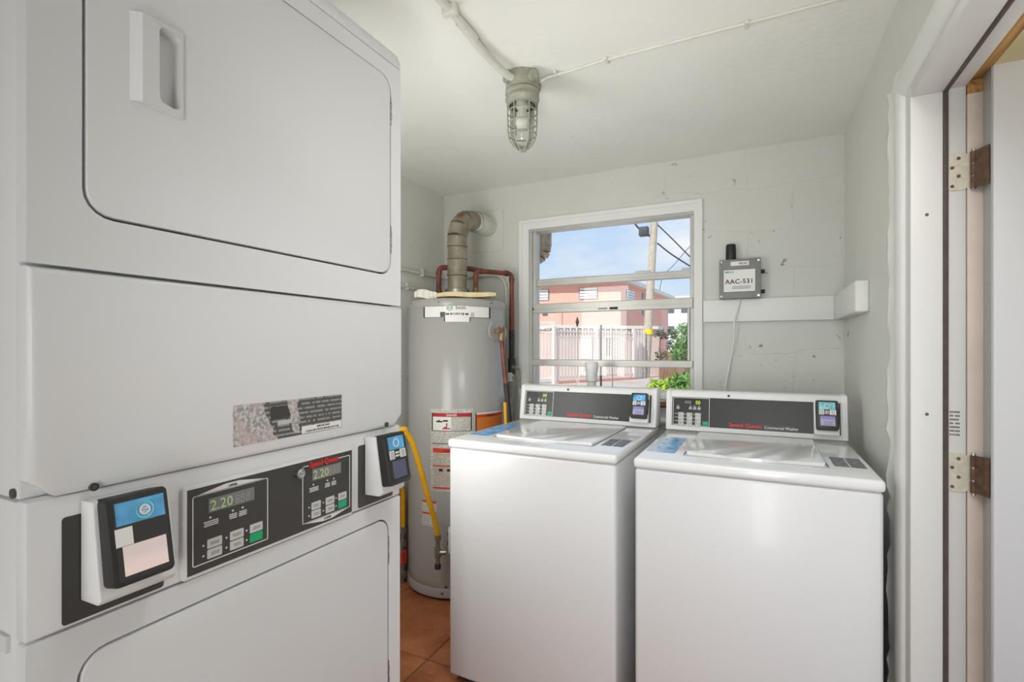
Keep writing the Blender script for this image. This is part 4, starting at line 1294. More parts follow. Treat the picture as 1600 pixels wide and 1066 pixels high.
# insulation board lying on the heater
ins = thing('insulation_board', 'torn cream insulation board lying on top of the water heater', 'insulation', (HX, HY, 1.532))
fdir = Vector((math.cos(AC), math.sin(AC), 0))
def slab_strip(name, u0, u1, thick, material, wob, seed_, dz0=0.0, front=0.235, back=0.115):
    mb = MB(); r = random.Random(seed_)
    n = 14
    rows = []
    for k in range(n + 1):
        f = k / n
        lat = u0 + (u1 - u0) * f
        z = dz0 + wob(f)
        th = thick * (0.75 + 0.4 * math.sin(PI * f)) + r.uniform(-0.001, 0.001)
        fr = front + r.uniform(-0.006, 0.006) - 0.9 * lat * lat
        bk = back + r.uniform(-0.006, 0.006)
        a = RV * lat + fdir * fr; b = RV * lat + fdir * bk
        rows.append([mb.bm.verts.new((a.x, a.y, z)), mb.bm.verts.new((a.x, a.y, z + th)), mb.bm.verts.new((b.x, b.y, z + th + 0.004)), mb.bm.verts.new((b.x, b.y, z))])
    for a, b in zip(rows, rows[1:]):
        for k in range(4):
            mb.bm.faces.new((a[k], b[k], b[(k + 1) % 4], a[(k + 1) % 4]))
    mb.bm.faces.new(rows[0]); mb.bm.faces.new(rows[-1][::-1])
    return mb.build(name, material, ins, smooth=40)
slab_strip('board', -0.135, 0.200, 0.022, 'foam', lambda f: 0.002 + 0.010 * f + 0.004 * math.sin(f * 7), 11)
slab_strip('facing', -0.222, -0.105, 0.040, 'foam_white', lambda f: 0.001 + 0.006 * math.sin(f * 5 + 1), 12, 0.0, 0.240, 0.14)

# vent pipe from the draft hood to the wall
vent = thing('vent_pipe', 'round galvanised vent pipe rising from the heater and bending into the wall', 'vent pipe', (HX, HY, 1.60))
VR = 0.0525
zz = 0.0
for k, hgt in enumerate((0.078, 0.090, 0.070, 0.060)):
    r = VR + (0.0015 if k % 2 else 0)
    sec = MB().lathe([(r - 0.004, zz), (r + 0.003, zz), (r + 0.003, zz + 0.008), (r, zz + 0.010), (r, zz + hgt - 0.006), (r + 0.002, zz + hgt - 0.004), (r - 0.003, zz + hgt)], 32).build('pipe_section', 'galv', vent, smooth=40)
    MB().cyl((math.cos(AC) * r, math.sin(AC) * r, zz + hgt - 0.02), (math.cos(AC) * (r + 0.004), math.sin(AC) * (r + 0.004), zz + hgt - 0.02), 0.004, seg=8).build('screw', 'chrome', sec)
    zz += hgt
ez = zz
EL = [Vector((0, 0, ez)), Vector((0.004, 0.016, ez + 0.055)), Vector((0.012, 0.060, ez + 0.098)), Vector((0.020, 0.115, ez + 0.108)), Vector((0.022, 0.135, ez + 0.110))]
for k in range(4):
    mt_ = 'galv' if k != 2 else 'galv'
    e = MB().tube([EL[k] - (EL[k + 1] - EL[k]) * 0.08, EL[k + 1]], VR + 0.003 + 0.001 * (k % 2), 32).build('elbow_gore', mt_, vent, smooth=50)
MB().lathe([(0, 0), (0.018, 0.0), (0.022, 0.003), (0.010, 0.006), (0, 0.006)], 16).build('rust_patch', 'rust', vent, Matrix.Translation(EL[1].lerp(EL[2], 0.6) + Vector((0.012, -0.040, 0.040))) @ Matrix.Rotation(math.radians(38), 4, 'X'))
MB().tube([EL[4], Vector((0.030, YB - HY - 0.001, ez + 0.115))], VR + 0.006, 32).build('wall_section', 'pipe_paint', vent, smooth=50)
MB().torus((0.024, 0.150, ez + 0.111), VR + 0.006, 0.004, 'y').build('joint_ring', 'steel', vent)
# patch plate on the wall around the vent
MB().box(-1.595, -1.377, YB - 0.004, YB, 1.862, 2.112, 0.0015, 1).build('patch_plate', 'wall_y', wall_back)

# hot and cold copper pipes
cz = 1.706
hp = thing('hot_water_pipe', 'old copper pipe looping from the heater over to the window side', 'pipe', (HX + RV.x * 0.1025, HY + RV.y * 0.1025, 1.56))
base = Vector((HX + RV.x * 0.1025, HY + RV.y * 0.1025, 1.56))
corner = Vector((-1.283, 2.622, cz))
pts = [Vector((0, 0, 0)), Vector((0, 0, cz - 1.56)), corner - base, Vector((corner.x - base.x, corner.y - base.y, 1.36 - 1.56))]
MB().tube(round_path(pts, 0.030), 0.0135, 14).build('pipe', 'copper', hp, smooth=50)
for q, d_ in ((Vector((0, 0, cz - 1.56 - 0.035)), Vector((0, 0, 1))), (Vector((0, 0, cz - 1.56)) + (corner - base - Vector((0, 0, cz - 1.56))).normalized() * 0.035, (corner - base - Vector((0, 0, cz - 1.56))).normalized()),
              (corner - base - (corner - base - Vector((0, 0, cz - 1.56))).normalized() * 0.035, (corner - base - Vector((0, 0, cz - 1.56))).normalized()), (corner - base - Vector((0, 0, 0.035)), Vector((0, 0, 1)))):
    MB().tube([q - d_ * 0.008, q + d_ * 0.008], 0.0165, 14).build('fitting', 'copper', hp)
q = Vector((corner.x - base.x, corner.y - base.y, 0))
MB().cyl((0, 0, 0.0), (0, 0, 0.05), 0.0165, seg=12).build('union', 'brass', hp)
MB().tube([q + Vector((0, 0, 1.38 - 1.56)), q + Vector((0, 0, 1.205 - 1.56))], 0.0155, 14).build('pipe_wrap', 'iron', hp)
vb = MB().cyl(q + Vector((0, 0, 1.215 - 1.56)), q + Vector((0.0, 0, 1.125 - 1.56)), 0.022, 0.020, seg=14).build('shut_off_valve', 'iron', hp)
MB().cyl(q + Vector((0.012, -0.01, 1.165 - 1.56)), q + Vector((0.055, -0.030, 1.168 - 1.56)), 0.012, seg=12).build('valve_outlet', 'lamp_grey', vb)
MB().tube(smooth_path([q + Vector((0.052, -0.03, 1.163 - 1.56)), q + Vector((0.068, -0.035, 1.145 - 1.56)), q + Vector((0.070, -0.035, 1.05 - 1.56))], 5), 0.004, 8).build('brass_tail', 'brass', vb)
dn = MB().cyl(q + Vector((0, 0, 1.125 - 1.56)), q + Vector((0.0, 0, 0.80 - 1.56)), 0.017, seg=14).build('down_pipe', 'lamp_grey', hp)
for z in (1.09, 0.985):
    MB().cyl(q + Vector((0, 0, z - 1.56)), q + Vector((0, 0, z - 0.03 - 1.56)), 0.023, seg=10).build('coupling', 'lamp_grey', dn)
rg = random.Random(9)
mb = MB()
for k in range(6):
    mb.box(q.x - 0.025 + rg.uniform(0, 0.02), q.x + 0.010 + rg.uniform(0, 0.02), q.y - 0.03, q.y - 0.022 + rg.uniform(0, 0.01), 1.085 - 1.56 + 0.008 * k, 1.096 - 1.56 + 0.008 * k, 0.003, 1)
mb.build('tape_wrap', 'label_white', dn)

cp = thing('cold_water_pipe', 'short rusty copper pipe bending behind the vent pipe', 'pipe', (HX - RV.x * 0.1025, HY - RV.y * 0.1025, 1.56))
pts = [Vector((0, 0, 0)), Vector((0, 0, 0.165)), Vector((0.115, 0.17, 0.172)), Vector((0.12, 0.295, 0.172))]
MB().tube(round_path(pts, 0.032), 0.0145, 14).build('pipe', 'copper', cp, smooth=50)
for z in (0.02, 0.125):
    MB().cyl((0, 0, z), (0, 0, z + 0.018), 0.0175, seg=12).build('fitting', 'copper', cp)

# painted conduits along the walls
c1 = thing('conduit', 'wall-coloured conduit curving down the wall behind the hot pipe', 'conduit', (XL, 1.2, 1.717))
cb = Vector((XL, 1.2, 1.717))
pts = [Vector((XL + 0.011, 1.2, 1.717)), Vector((XL + 0.011, YB - 0.011, 1.717)), Vector((-1.352, YB - 0.011, 1.717)), Vector((-1.345, YB - 0.011, 0.75))]
path = round_path(pts, 0.02, 4)
path = [pts[0]] + round_path([pts[0], pts[1], Vector((-1.50, YB - 0.011, 1.717))], 0.025, 4)[1:-1] + round_path([Vector((-1.50, YB - 0.011, 1.717)), pts[2], pts[3]], 0.11, 8)
MB().tube([p - cb for p in path], 0.0105, 12).build('pipe', 'pipe_paint', c1, smooth=50)
for y in (1.7, 2.45):
    MB().box(0.0, 0.024, y - 1.2 - 0.008, y - 1.2 + 0.008, -0.018, 0.022, 0.002, 1).build('strap', 'pipe_paint', c1)
c2 = thing('conduit', 'wall-coloured conduit running low along the left wall towards the heater', 'conduit', (XL, 1.2, 1.626))
MB().tube([Vector((0.011, 0, 0)), Vector((0.011, YB - 1.2 - 0.011, -0.006))], 0.0105, 12).build('pipe', 'pipe_paint', c2, smooth=50)
MB().box(0.0, 0.022, 1.10, 1.116, -0.02, 0.018, 0.002, 1).build('strap', 'pipe_paint', c2)

# gas hoses
gh = thing('gas_hose', 'yellow gas hose hanging in front of the water heater', 'gas hose', (-1.395, 2.03, 0.22))
gb = Vector((-1.395, 2.03, 0.22))
e_ = at_depth(684, 836, 2.44)
hosepts = [Vector((-1.63, 1.15, 0.72)), Vector((-1.60, 1.50, 0.84)), at_depth(621, 673, 2.26), at_depth(634, 676, 2.29), at_depth(645, 694, 2.32), at_depth(655, 726, 2.35), at_depth(669, 778, 2.39), at_depth(678, 808, 2.42), e_]
MB().tube([p - gb for p in smooth_path(hosepts, 6)], 0.0125, 12).build('hose', 'yellow', gh, smooth=60)
f1 = MB().cyl(e_ - gb, e_ - gb + Vector((0.001, 0, -0.025)), 0.015, seg=6).build('flare_nut', 'brass', gh)
f2 = MB().cyl(e_ - gb + Vector((0, 0, -0.025)), e_ - gb + Vector((0, 0, -0.10)), 0.0105, seg=12).build('nipple', 'steel', gh)
tee = e_ - gb + Vector((0, 0, -0.085))
MB().cyl(tee + Vector((0, 0, 0.022)), tee + Vector((0, 0, -0.022)), 0.016, seg=14).cyl(tee, tee + RV * 0.040, 0.0125, seg=12).build('tee', 'steel', gh)
MB().cyl(tee + Vector((0, 0, -0.022)), tee + Vector((0, 0, -0.060)), 0.010, seg=12).build('drip_leg', 'steel', gh)
MB().cyl(tee + Vector((0, 0, -0.056)), tee + Vector((0, 0, -0.078)), 0.0155, seg=8).build('drip_cap', 'iron', gh)

g2 = thing('gas_riser', 'silver gas pipe with red valve handle rising beside the left wall', 'gas pipe', (-1.745, 2.215, 0.0))
MB().cyl((0, 0, 0.0), (0, 0, 0.30), 0.017, seg=14).build('riser', 'steel', g2)
for z in (0.03, 0.10, 0.20, 0.27):
    MB().cyl((0, 0, z), (0, 0, z + 0.034), 0.026, seg=10).build('fitting', 'steel', g2)
MB().cyl((0, 0, 0.15), (0.035, -0.03, 0.15), 0.014, seg=10).build('valve_stem', 'brass', g2)
MB().box(0.028, 0.040, -0.055, -0.015, 0.12, 0.19, 0.003, 1).build('valve_handle', 'redorange_ink', g2)
MB().tube(round_path([Vector((0, 0, 0.30)), Vector((0.004, -0.004, 0.56)), Vector((0.08, -0.30, 0.64)), Vector((0.10, -1.0, 0.62))], 0.10), 0.0135, 12).build('hose', 'yellow', g2, smooth=60)
MB().tube([Vector((-0.012, -0.034, 0.22)), Vector((-0.012, -0.034, 0.54)), Vector((0.05, -0.33, 0.62))], 0.011, 12).build('hose', 'yellow', g2, smooth=60)

# yellow tag strip by the discharge pipe and drain standpipe behind the washers
yt = at_depth(789, 640, 2.52)
tg = tag(MB().tube([(0, 0, 0), (0.004, 0.0, -0.10), (0.0, 0.0, -0.25)], 0.0085, 8).build('gas_tube', 'yellow'), 'short bright yellow tube between the heater and the washer', 'gas hose')
tg.location = yt + Vector((0, 0, 0.035))
pv = at_depth(924.5, 565, 2.62)
sp_ = thing('standpipe', 'white plastic standpipe in front of the window behind the washers', 'pipe', (pv.x, pv.y, 0.0))
MB().cyl((0, 0, 0.0), (0, 0, 1.17), 0.023, seg=20).build('pipe', 'pvc', sp_)
MB().lathe([(0.022, 1.10), (0.030, 1.105), (0.030, 1.150), (0.034, 1.165), (0.034, 1.195), (0.030, 1.205), (0.0, 1.206)], 24).build('cap', 'pvc', sp_, smooth=40)
# supply pipes along the back wall
s1 = tag(MB().tube([(-1.20, YB - 0.05, 0.985), (0.30, YB - 0.05, 0.985)], 0.014, 12).build('supply_pipe', 'copper'), 'thin copper supply pipe along the wall seen between the washer consoles', 'pipe')
s2 = tag(MB().tube([(-1.20, YB - 0.05, 0.905), (0.30, YB - 0.05, 0.905)], 0.018, 12).build('supply_pipe', 'pipe_paint'), 'painted supply pipe below the copper one behind the washers', 'pipe')

# ================================================================== GREY TRANSMITTER BOX
tb = thing('transmitter_box', 'grey wall box with black antenna and label AAC-531', 'box', (-0.083, YB, 1.515))
TBF = frame((0, 0, 0), (1, 0, 0), (0, 0, 1))
MB().box(-0.088, 0.088, 0.0, 0.185, 0.0, 0.030, 0.006, 2).build('housing', 'box_grey', tb, TBF)
lidb = MB().box(-0.091, 0.091, -0.002, 0.188, 0.030, 0.050, 0.005, 2).build('lid', 'box_grey', tb, TBF)
for (u, v) in ((-0.081, 0.010), (0.081, 0.010), (-0.081, 0.176), (0.081, 0.176)):
    MB().cyl((u, v, 0.049), (u, v, 0.053), 0.0055, seg=12).build('screw', 'chrome', lidb, TBF)
lbl = flat('name_label', 'label_white', -0.072, 0.068, 0.030, 0.138, 0.050, 0.0006, lidb, TBF)
line_loop([(-0.072, 0.030), (0.068, 0.030), (0.068, 0.138), (-0.072, 0.138)], 0.002, TBF, 0.0504, 'panel', lidb, 'label_border')
text('lettering', 'AAC-531', 0.031, TBF, -0.002, 0.070, 0.0512, 'ink_black', lidb, align='CENTER', bold=0.0004, spacing=1.05)
marks('print', -0.046, 0.131, 0.040, 1, 0.0095, TBF, 0.0507, 'teal_label', lidb, 2)
marks('print', 0.002, 0.058, 0.090, 2, 0.0050, TBF, 0.0507, 'ink_grey', lidb, 4)
flat('serial_label', 'label_white', -0.040, 0.040, 0.156, 0.176, 0.050, 0.0006, lidb, TBF)
marks('print', 0.015, 0.170, 0.040, 1, 0.0085, TBF, 0.0507, 'ink_grey', lidb, 6)
an = MB().lathe([(0, 0.186), (0.022, 0.187), (0.0235, 0.192), (0.0225, 0.255), (0.0200, 0.264), (0, 0.266)], 24, (-0.040, -0.022, 0.0)).build('antenna', 'antenna', tb, smooth=40)
for z in (0.030, 0.125):
    MB().cyl((0.086, -0.02, z), (0.108, -0.02, z), 0.009, seg=12).build('cable_gland', 'ink_black', tb)
w0 = Vector((0.0, -0.025, 0.0))
b0 = Vector((-0.083, YB, 1.515))
cpts = [Vector((0.0, -0.026, 0.004)), Vector((-0.002, -0.03, -0.02)), on_y(1147, 505, YB - 0.032) - b0, on_y(1146.5, 532, YB - 0.02) - b0, on_y(1139, 575, YB - 0.010) - b0, on_y(1133, 606, YB - 0.02) - b0, Vector((-0.08, -0.05, -0.52))]
cpts[1] = on_y(1154, 478, YB - 0.03) - b0
cord = MB().tube(smooth_path(cpts, 6), 0.0042, 8)
cd = tag(cord.build('power_cord', 'pvc', smooth=60), 'thin white cord hanging down from the grey wall box', 'cord')
cd.location = b0

# ================================================================== CAGED CEILING LAMP
LX, LY = -0.752, 1.622
lamp = thing('ceiling_lamp', 'caged glass utility lamp hanging from the ceiling', 'lamp', (LX, LY, ZC))
bx = MB().lathe([(0, 0.0), (0.056, 0.0), (0.058, -0.004), (0.058, -0.052), (0.050, -0.058), (0, -0.058)][::-1], 28)
bx = bx.build('junction_box', 'lamp_grey', lamp, smooth=40)
for k in range(4):
    a = AC + 0.5 + k * PI / 2
    MB().cyl((0.052 * math.cos(a), 0.052 * math.sin(a), -0.028), (0.070 * math.cos(a), 0.070 * math.sin(a), -0.028), 0.019, seg=16).build('hub', 'lamp_grey', bx)
MB().lathe([(0.046, -0.110), (0.055, -0.108), (0.057, -0.096), (0.060, -0.092), (0.060, -0.084), (0.055, -0.080), (0.055, -0.074), (0.060, -0.070), (0.060, -0.062), (0.052, -0.056)], 32).build('collar', 'lamp_grey', lamp, smooth=40)
MB().lathe([(0, -0.118), (0.022, -0.116), (0.024, -0.09), (0.024, -0.06)], 20).build('socket', 'bulb', lamp, smooth=40)
MB().lathe([(0, -0.192), (0.018, -0.188), (0.026, -0.172), (0.026, -0.156), (0.018, -0.135), (0.013, -0.116)], 20).build('bulb', 'bulb', lamp, smooth=60)
MB().lathe([(0, -0.262), (0.016, -0.258), (0.032, -0.243), (0.041, -0.222), (0.043, -0.20), (0.043, -0.105)], 32).build('glass_globe', 'globe', lamp, smooth=60)
gd = MB()
for k in range(6):
    a = AC + 0.35 + k * PI / 3
    prof_ = [(0.053, -0.100), (0.0505, -0.200), (0.046, -0.228), (0.032, -0.252), (0.014, -0.266), (0.0, -0.270)]
    gd.tube([(r * math.cos(a), r * math.sin(a), z) for r, z in prof_], 0.0026, 8)
for z, r in ((-0.133, 0.0525), (-0.172, 0.0515), (-0.212, 0.0495)):
    gd.torus((0, 0, z), r, 0.0024, 'z', 32, 8)
gd.build('wire_guard', 'lamp_grey', lamp, smooth=60)
# conduit and wire channel on the ceiling
cc = thing('ceiling_conduit', 'white painted conduit on the ceiling running back from the caged lamp', 'conduit', (LX - 0.02, LY - 0.06, ZC))
MB().tube(smooth_path([(0.008, 0.02, -0.030), (-0.004, -0.03, -0.030), (-0.016, -0.14, -0.022), (-0.016, -0.30, -0.012), (-0.010, -0.45, -0.012), (0.0, -3.1, -0.012)], 6), 0.0125, 14).build('pipe', 'pipe_paint', cc, smooth=60)
for y in (-0.36, -1.5):
    MB().box(-0.034, 0.014, y - 0.010, y + 0.010, -0.028, 0.0, 0.004, 2).build('strap', 'pipe_paint', cc)
wc = thing('ceiling_cable', 'thin white painted cable stapled across the ceiling towards the door wall', 'cable', (LX + 0.06, LY + 0.02, ZC))
wpts = [(0.0, 0.005, -0.024), (0.03, 0.012, -0.012), (0.10, 0.020, -0.004), (0.19, 0.010, -0.005), (0.24, 0.008, -0.004), (0.55, 0.006, -0.004), (XR - LX - 0.06, 0.004, -0.004)]
MB().tube(smooth_path(wpts, 5), 0.0055, 10).build('cable', 'pipe_paint', wc, smooth=60)
for x in (0.055, 0.235, 0.66):
    MB().box(x - 0.006, x + 0.006, -0.006, 0.030, -0.010, 0.0, 0.002, 1).build('staple', 'pipe_paint', wc)

# ================================================================== OUTDOORS
GZ = -0.10
ground = struct(MB().box(-60, 60, -12, 110, GZ - 0.2, GZ).build('ground', 'concrete', smooth=0))
lawn = struct(MB().box(3.6, 7.6, -6, 6, GZ, GZ + 0.02).build('lawn', 'grass', smooth=0))
pw = thing('pink_house', 'pink stuccoed house facing the open door across the lawn', 'building', (8.0, 1.0, GZ))
MB().box(0, 0.3, -6, 6, 0, 3.1).build('wall', 'pink', pw)
MB().box(-0.5, 0.6, -6.3, 6.3, 3.1, 3.3).build('roof', 'fascia', pw)
for y in (-3.2, 0.6):
    f = MB().box(-0.03, 0.02, y, y + 1.2, 1.0, 2.1).build('window', 'louvre', pw)

def gp(u, v): return on_z(u, v, GZ)
# vent stack outside the window
ov = thing('outside_vent', 'rusty vent elbow rising outside the window', 'vent pipe', (-1.476, YB + 0.15, 1.99))
ob = Vector((-1.476, YB + 0.15, 1.99))
vp = at_depth(849, 400, 3.26)
path = [Vector((-1.476, YB + 0.15, 1.99)), Vector((-1.476, 3.02, 1.93)), Vector((-1.42, 3.02, vp.z - 0.005)), Vector((vp.x, 3.02, vp.z - 0.005)), Vector((vp.x, 3.02, 2.75))]
pp = round_path(path[2:], 0.075, 4)
MB().tube([p - ob for p in round_path(path[:3] + [Vector((-1.30, 3.02, vp.z - 0.005))], 0.03, 3)], 0.050, 24).build('pipe_section', 'galv_out', ov, smooth=50)
for k in range(len(pp) - 1):
    MB().tube([pp[k] - (pp[k + 1] - pp[k]).normalized() * 0.006 - ob, pp[k + 1] - ob], 0.051 + 0.002 * (k % 2), 24).build('elbow_gore', 'galv_out', ov, smooth=50)

# white picket fence
fz = 2.15
F1, F2 = gp(866, 600), gp(990, 593)
fd = (F2 - F1); fl = fd.length; fd.normalize()
fence = thing('picket_fence', 'long white metal picket fence in front of the low white building', 'fence', F1)
FM = frame((0, 0, 0), fd, (0, 0, 1))
pk = MB()
n = int(fl / 0.17)
for k in range(n):
    u = k * 0.17
    pk.box(u, u + 0.065, 0.10, fz + (0.06 if k % 2 else 0.0), -0.02, 0.02)
pko = pk.build('pickets', 'fence', fence, FM, smooth=0); pko['kind'] = 'stuff'
for v in (0.25, fz - 0.12, fz - 0.32):
    MB().box(0, fl, v, v + 0.05, -0.03, 0.03).build('fence_rail', 'fence', fence, FM, smooth=0)
for u in (0.0, fl * 0.5, fl):
    MB().box(u - 0.06, u + 0.06, 0, fz + 0.1, -0.06, 0.06).build('fence_post', 'fence', fence, FM, smooth=0)
MB().box(0.08, fl, 0, 0.10, -0.14, 0.14).build('kerb', 'kerb', fence, FM, smooth=0)
# ornamental gate panel left of it
G1, G2 = gp(826, 600.5), gp(864.5, 600)
gd_ = (G2 - G1); gl_ = gd_.length; gd_.normalize()
gate = thing('garden_gate', 'white ornamental gate with curled top beside the picket fence', 'gate', G1)
GM = frame((0, 0, 0), gd_, (0, 0, 1))
gz = 2.42
for u in (0.0, gl_):
    MB().box(u - 0.05, u + 0.05, 0, gz, -0.05, 0.05).build('gate_post', 'fence', gate, GM, smooth=0)
for v in (0.2, gz - 0.42, gz - 0.06):
    MB().box(0, gl_, v, v + 0.05, -0.025, 0.025).build('gate_rail', 'fence', gate, GM, smooth=0)
pk = MB()
for k in range(int(gl_ / 0.13)):
    pk.box(k * 0.13, k * 0.13 + 0.03, 0.2, gz - 0.40, -0.012, 0.012)
pk.build('gate_bars', 'fence', gate, GM, smooth=0)['kind'] = 'stuff'
pk = MB()
for k in range(int(gl_ / 0.22)):
    pk.torus((0.11 + k * 0.22, gz - 0.22, 0), 0.085, 0.016, 'z', 14, 6)
pk.build('gate_curls', 'fence', gate, GM)['kind'] = 'stuff'
# thin posts nearer to the window
def thin_post(u, vtop, t, r, material, label, spear=False):
    top = at_depth(u, vtop, t)
    p = thing('metal_post', label, 'post', (top.x, top.y, GZ))
    h = top.z - GZ
    MB().cyl((0, 0, 0), (0, 0, h - (0.30 if spear else 0)), r, seg=10).build('shaft', material, p)
    if spear:
        MB().lathe([(0, h - 0.30), (0.045, h - 0.285), (0.022, h - 0.265), (0.055, h - 0.18), (0.03, h - 0.09), (0.0, h)], 14).build('spearhead', 'black_metal', p)
    else:
        MB().lathe([(0, h - 0.01), (r * 1.6, h), (r * 1.2, h + 0.03), (0, h + 0.05)], 10).build('cap', material, p)
thin_post(902, 494, 15.0, 0.022, 'pole', 'thin metal post with a black spearhead by the picket fence', True)
thin_post(939, 510, 15.5, 0.030, 'black_metal', 'thin black metal post in front of the low white building')
thin_post(957, 513, 16.0, 0.018, 'steel', 'thin grey metal post in front of the yellow framed opening')

# low white building behind the fence
B1, B2 = gp(862, 590), gp(1030, 587.5)
bd_ = B2 - B1; bl_ = bd_.length; bd_.normalize()
lb = thing('low_building', 'low white building with a small grey shuttered opening', 'building', B1)
BM = frame((0, 0, 0), bd_, (0, 0, 1))
MB().box(0, bl_, 0, 2.35, -4, 0).build('wall', 'white_wall', lb, BM, smooth=0)
MB().box(-0.2, bl_ + 0.2, 2.35, 2.50, -4.2, 0.3).build('roof', 'fascia', lb, BM, smooth=0)
def bu(px): # pixel column to distance along the wall
    k = ray(px, 545); 
    # solve t*k = B1 + s*bd_ in plan
    det = k.x * (-bd_.y) - k.y * (-bd_.x)
    t = (B1.x * (-bd_.y) - B1.y * (-bd_.x)) / det
    return (k.x * t - B1.x) * bd_.x + (k.y * t - B1.y) * bd_.y
d1 = MB().box(bu(945), bu(957), 0.9, 2.0, -0.02, 0.05).build('window', 'fascia', lb, BM, smooth=0)
MB().box(bu(946.5), bu(955.5), 1.0, 1.9, 0.05, 0.07).build('pane', 'brown_fence', d1, BM, smooth=0)
MB().box(bu(958), bu(965), 0.9, 2.15, 0.0, 0.05).build('shutter', 'pole', lb, BM, smooth=0)
MB().box(bu(905), bu(925), 0.9, 2.0, 0.0, 0.05).build('shutter', 'louvre', lb, BM, smooth=0)
# white board gate
W1, W2 = gp(992, 592), gp(1010, 591)
wd = W2 - W1; wlen = wd.length; wd.normalize()
wg = thing('board_gate', 'short white gate of wide boards beside the utility pole', 'gate', W1)
WM = frame((0, 0, 0), wd, (0, 0, 1))
for k in range(4):
    MB().box(wlen * k / 4, wlen * k / 4 + wlen * 0.13, 0, 2.25, -0.02, 0.02).build('board', 'fence', wg, WM, smooth=0)
for v in (0.3, 1.9):
    MB().box(0, wlen, v, v + 0.08, -0.05, -0.021).build('gate_rail', 'fence', wg, WM, smooth=0)

# two-storey pink building
T_ = 34.0
C0 = at_depth(970, 545, T_); CL = at_depth(800, 545, 36.6); CR = at_depth(1044, 545, 45.5)
C0.z = CL.z = CR.z = GZ
pb = thing('apartment_building', 'two-storey pink building with flat roof and white louvre windows', 'building', C0)
fdv = CL - C0; Lf = fdv.length; fdv.normalize()
sdv = CR - C0; Ls = sdv.length; sdv.normalize()
hz = at_depth(970, 441, T_).z - GZ
FBM = frame((0, 0, 0), -fdv, (0, 0, 1))        # u from -Lf..0, n towards the viewer
SBM = frame((0, 0, 0), sdv, (0, 0, 1))
mb = MB()
pl_ = [Vector((0, 0, 0)), fdv * Lf, fdv * Lf + sdv * Ls, sdv * Ls]
mb.prism([(p.x, p.y) for p in pl_], 0, hz)
mb.build('wall', 'pink', pb, smooth=0)
def grow(pts, d):
    c = sum(pts, Vector()) / len(pts)
    return [p + (p - c).normalized() * d for p in pts]
mb = MB().prism([(p.x, p.y) for p in grow(pl_, 0.9)], hz, hz + 0.28)
rf = mb.build('roof', 'fascia', pb, smooth=0)
rp_ = grow(pl_, 0.8)
cc_ = sum(rp_, Vector()) / 4
mb = MB()
lo = [mb.bm.verts.new((p.x, p.y, hz + 0.28)) for p in rp_]
hi = [mb.bm.verts.new((c_.x, c_.y, hz + 1.2)) for c_ in (p.lerp(cc_, 0.75) for p in rp_)]
for k in range(4):
    mb.bm.faces.new((lo[k], lo[(k + 1) % 4], hi[(k + 1) % 4], hi[k]))
mb.bm.faces.new(hi)
mb.build('roof_top', 'roof', rf, smooth=0)
def fu(px):
    k = ray(px, 545); b = -fdv
    det = k.x * (-b.y) - k.y * (-b.x)
    t = (C0.x * (-b.y) - C0.y * (-b.x)) / det
    return (k.x * t - C0.x) * b.x + (k.y * t - C0.y) * b.y, t
def su(px):
    k = ray(px, 545); b = sdv
    det = k.x * (-b.y) - k.y * (-b.x)
    t = (C0.x * (-b.y) - C0.y * (-b.x)) / det
    return (k.x * t - C0.x) * b.x + (k.y * t - C0.y) * b.y, t
def far_window(frm, f, px0, px1, py0, py1, slats=True):
    (a, t0), (b, t1) = f(px0), f(px1)
    z1 = CAM_H + (545 - py0) / 790 * t0 - GZ; z0 = CAM_H + (545 - py1) / 790 * t0 - GZ
    w = MB().box(a, b, z0, z1, -0.02, 0.05).build('window', 'pane_dark', pb, frm, smooth=0)
    n = 4
    if slats:
        for k in range(n):
            h = (z1 - z0) / n
            MB().box(a + 0.05, b - 0.05, z0 + h * k + 0.02, z0 + h * (k + 0.86), 0.05, 0.09).build('louvre', 'louvre', w, frm, smooth=0)
far_window(FBM, fu, 838, 858, 453, 470)
far_window(FBM, fu, 905, 934, 450, 468)
far_window(FBM, fu, 848, 855.5, 487, 493.5, False)
far_window(SBM, su, 978, 990, 452, 468)
far_window(SBM, su, 1003, 1010, 458, 492, False)
MB().box(fu(877)[0], fu(877)[0] + 0.07, 0, hz - 1.9, 0, 0.08).build('downpipe', 'mauve', pb, FBM, smooth=0)

# far white building
w1 = at_depth(1036, 545, 62); w2 = at_depth(1125, 545, 60); w1.z = w2.z = GZ
wv = w2 - w1; wll = wv.length; wv.normalize()
fwb = thing('far_building', 'distant pale grey building beyond the tree', 'building', w1)
WBM = frame((0, 0, 0), wv, (0, 0, 1))
hz2 = CAM_H + (545 - 468) / 790 * 61 - GZ
MB().box(0, wll, 0, hz2, -6, 0).build('wall', 'far_white', fwb, WBM, smooth=0)
MB().box(-0.4, wll, hz2, hz2 + 0.4, -6, 0.4).build('roof', 'fascia', fwb, WBM, smooth=0)
for k in range(5):
    a = 0.5 + k * 1.6
    for z in (hz2 - 1.6, hz2 - 4.2):
        MB().box(a, a + 0.8, z, z + 1.0, -0.02, 0.05).build('window', 'pane_dark', fwb, WBM, smooth=0)

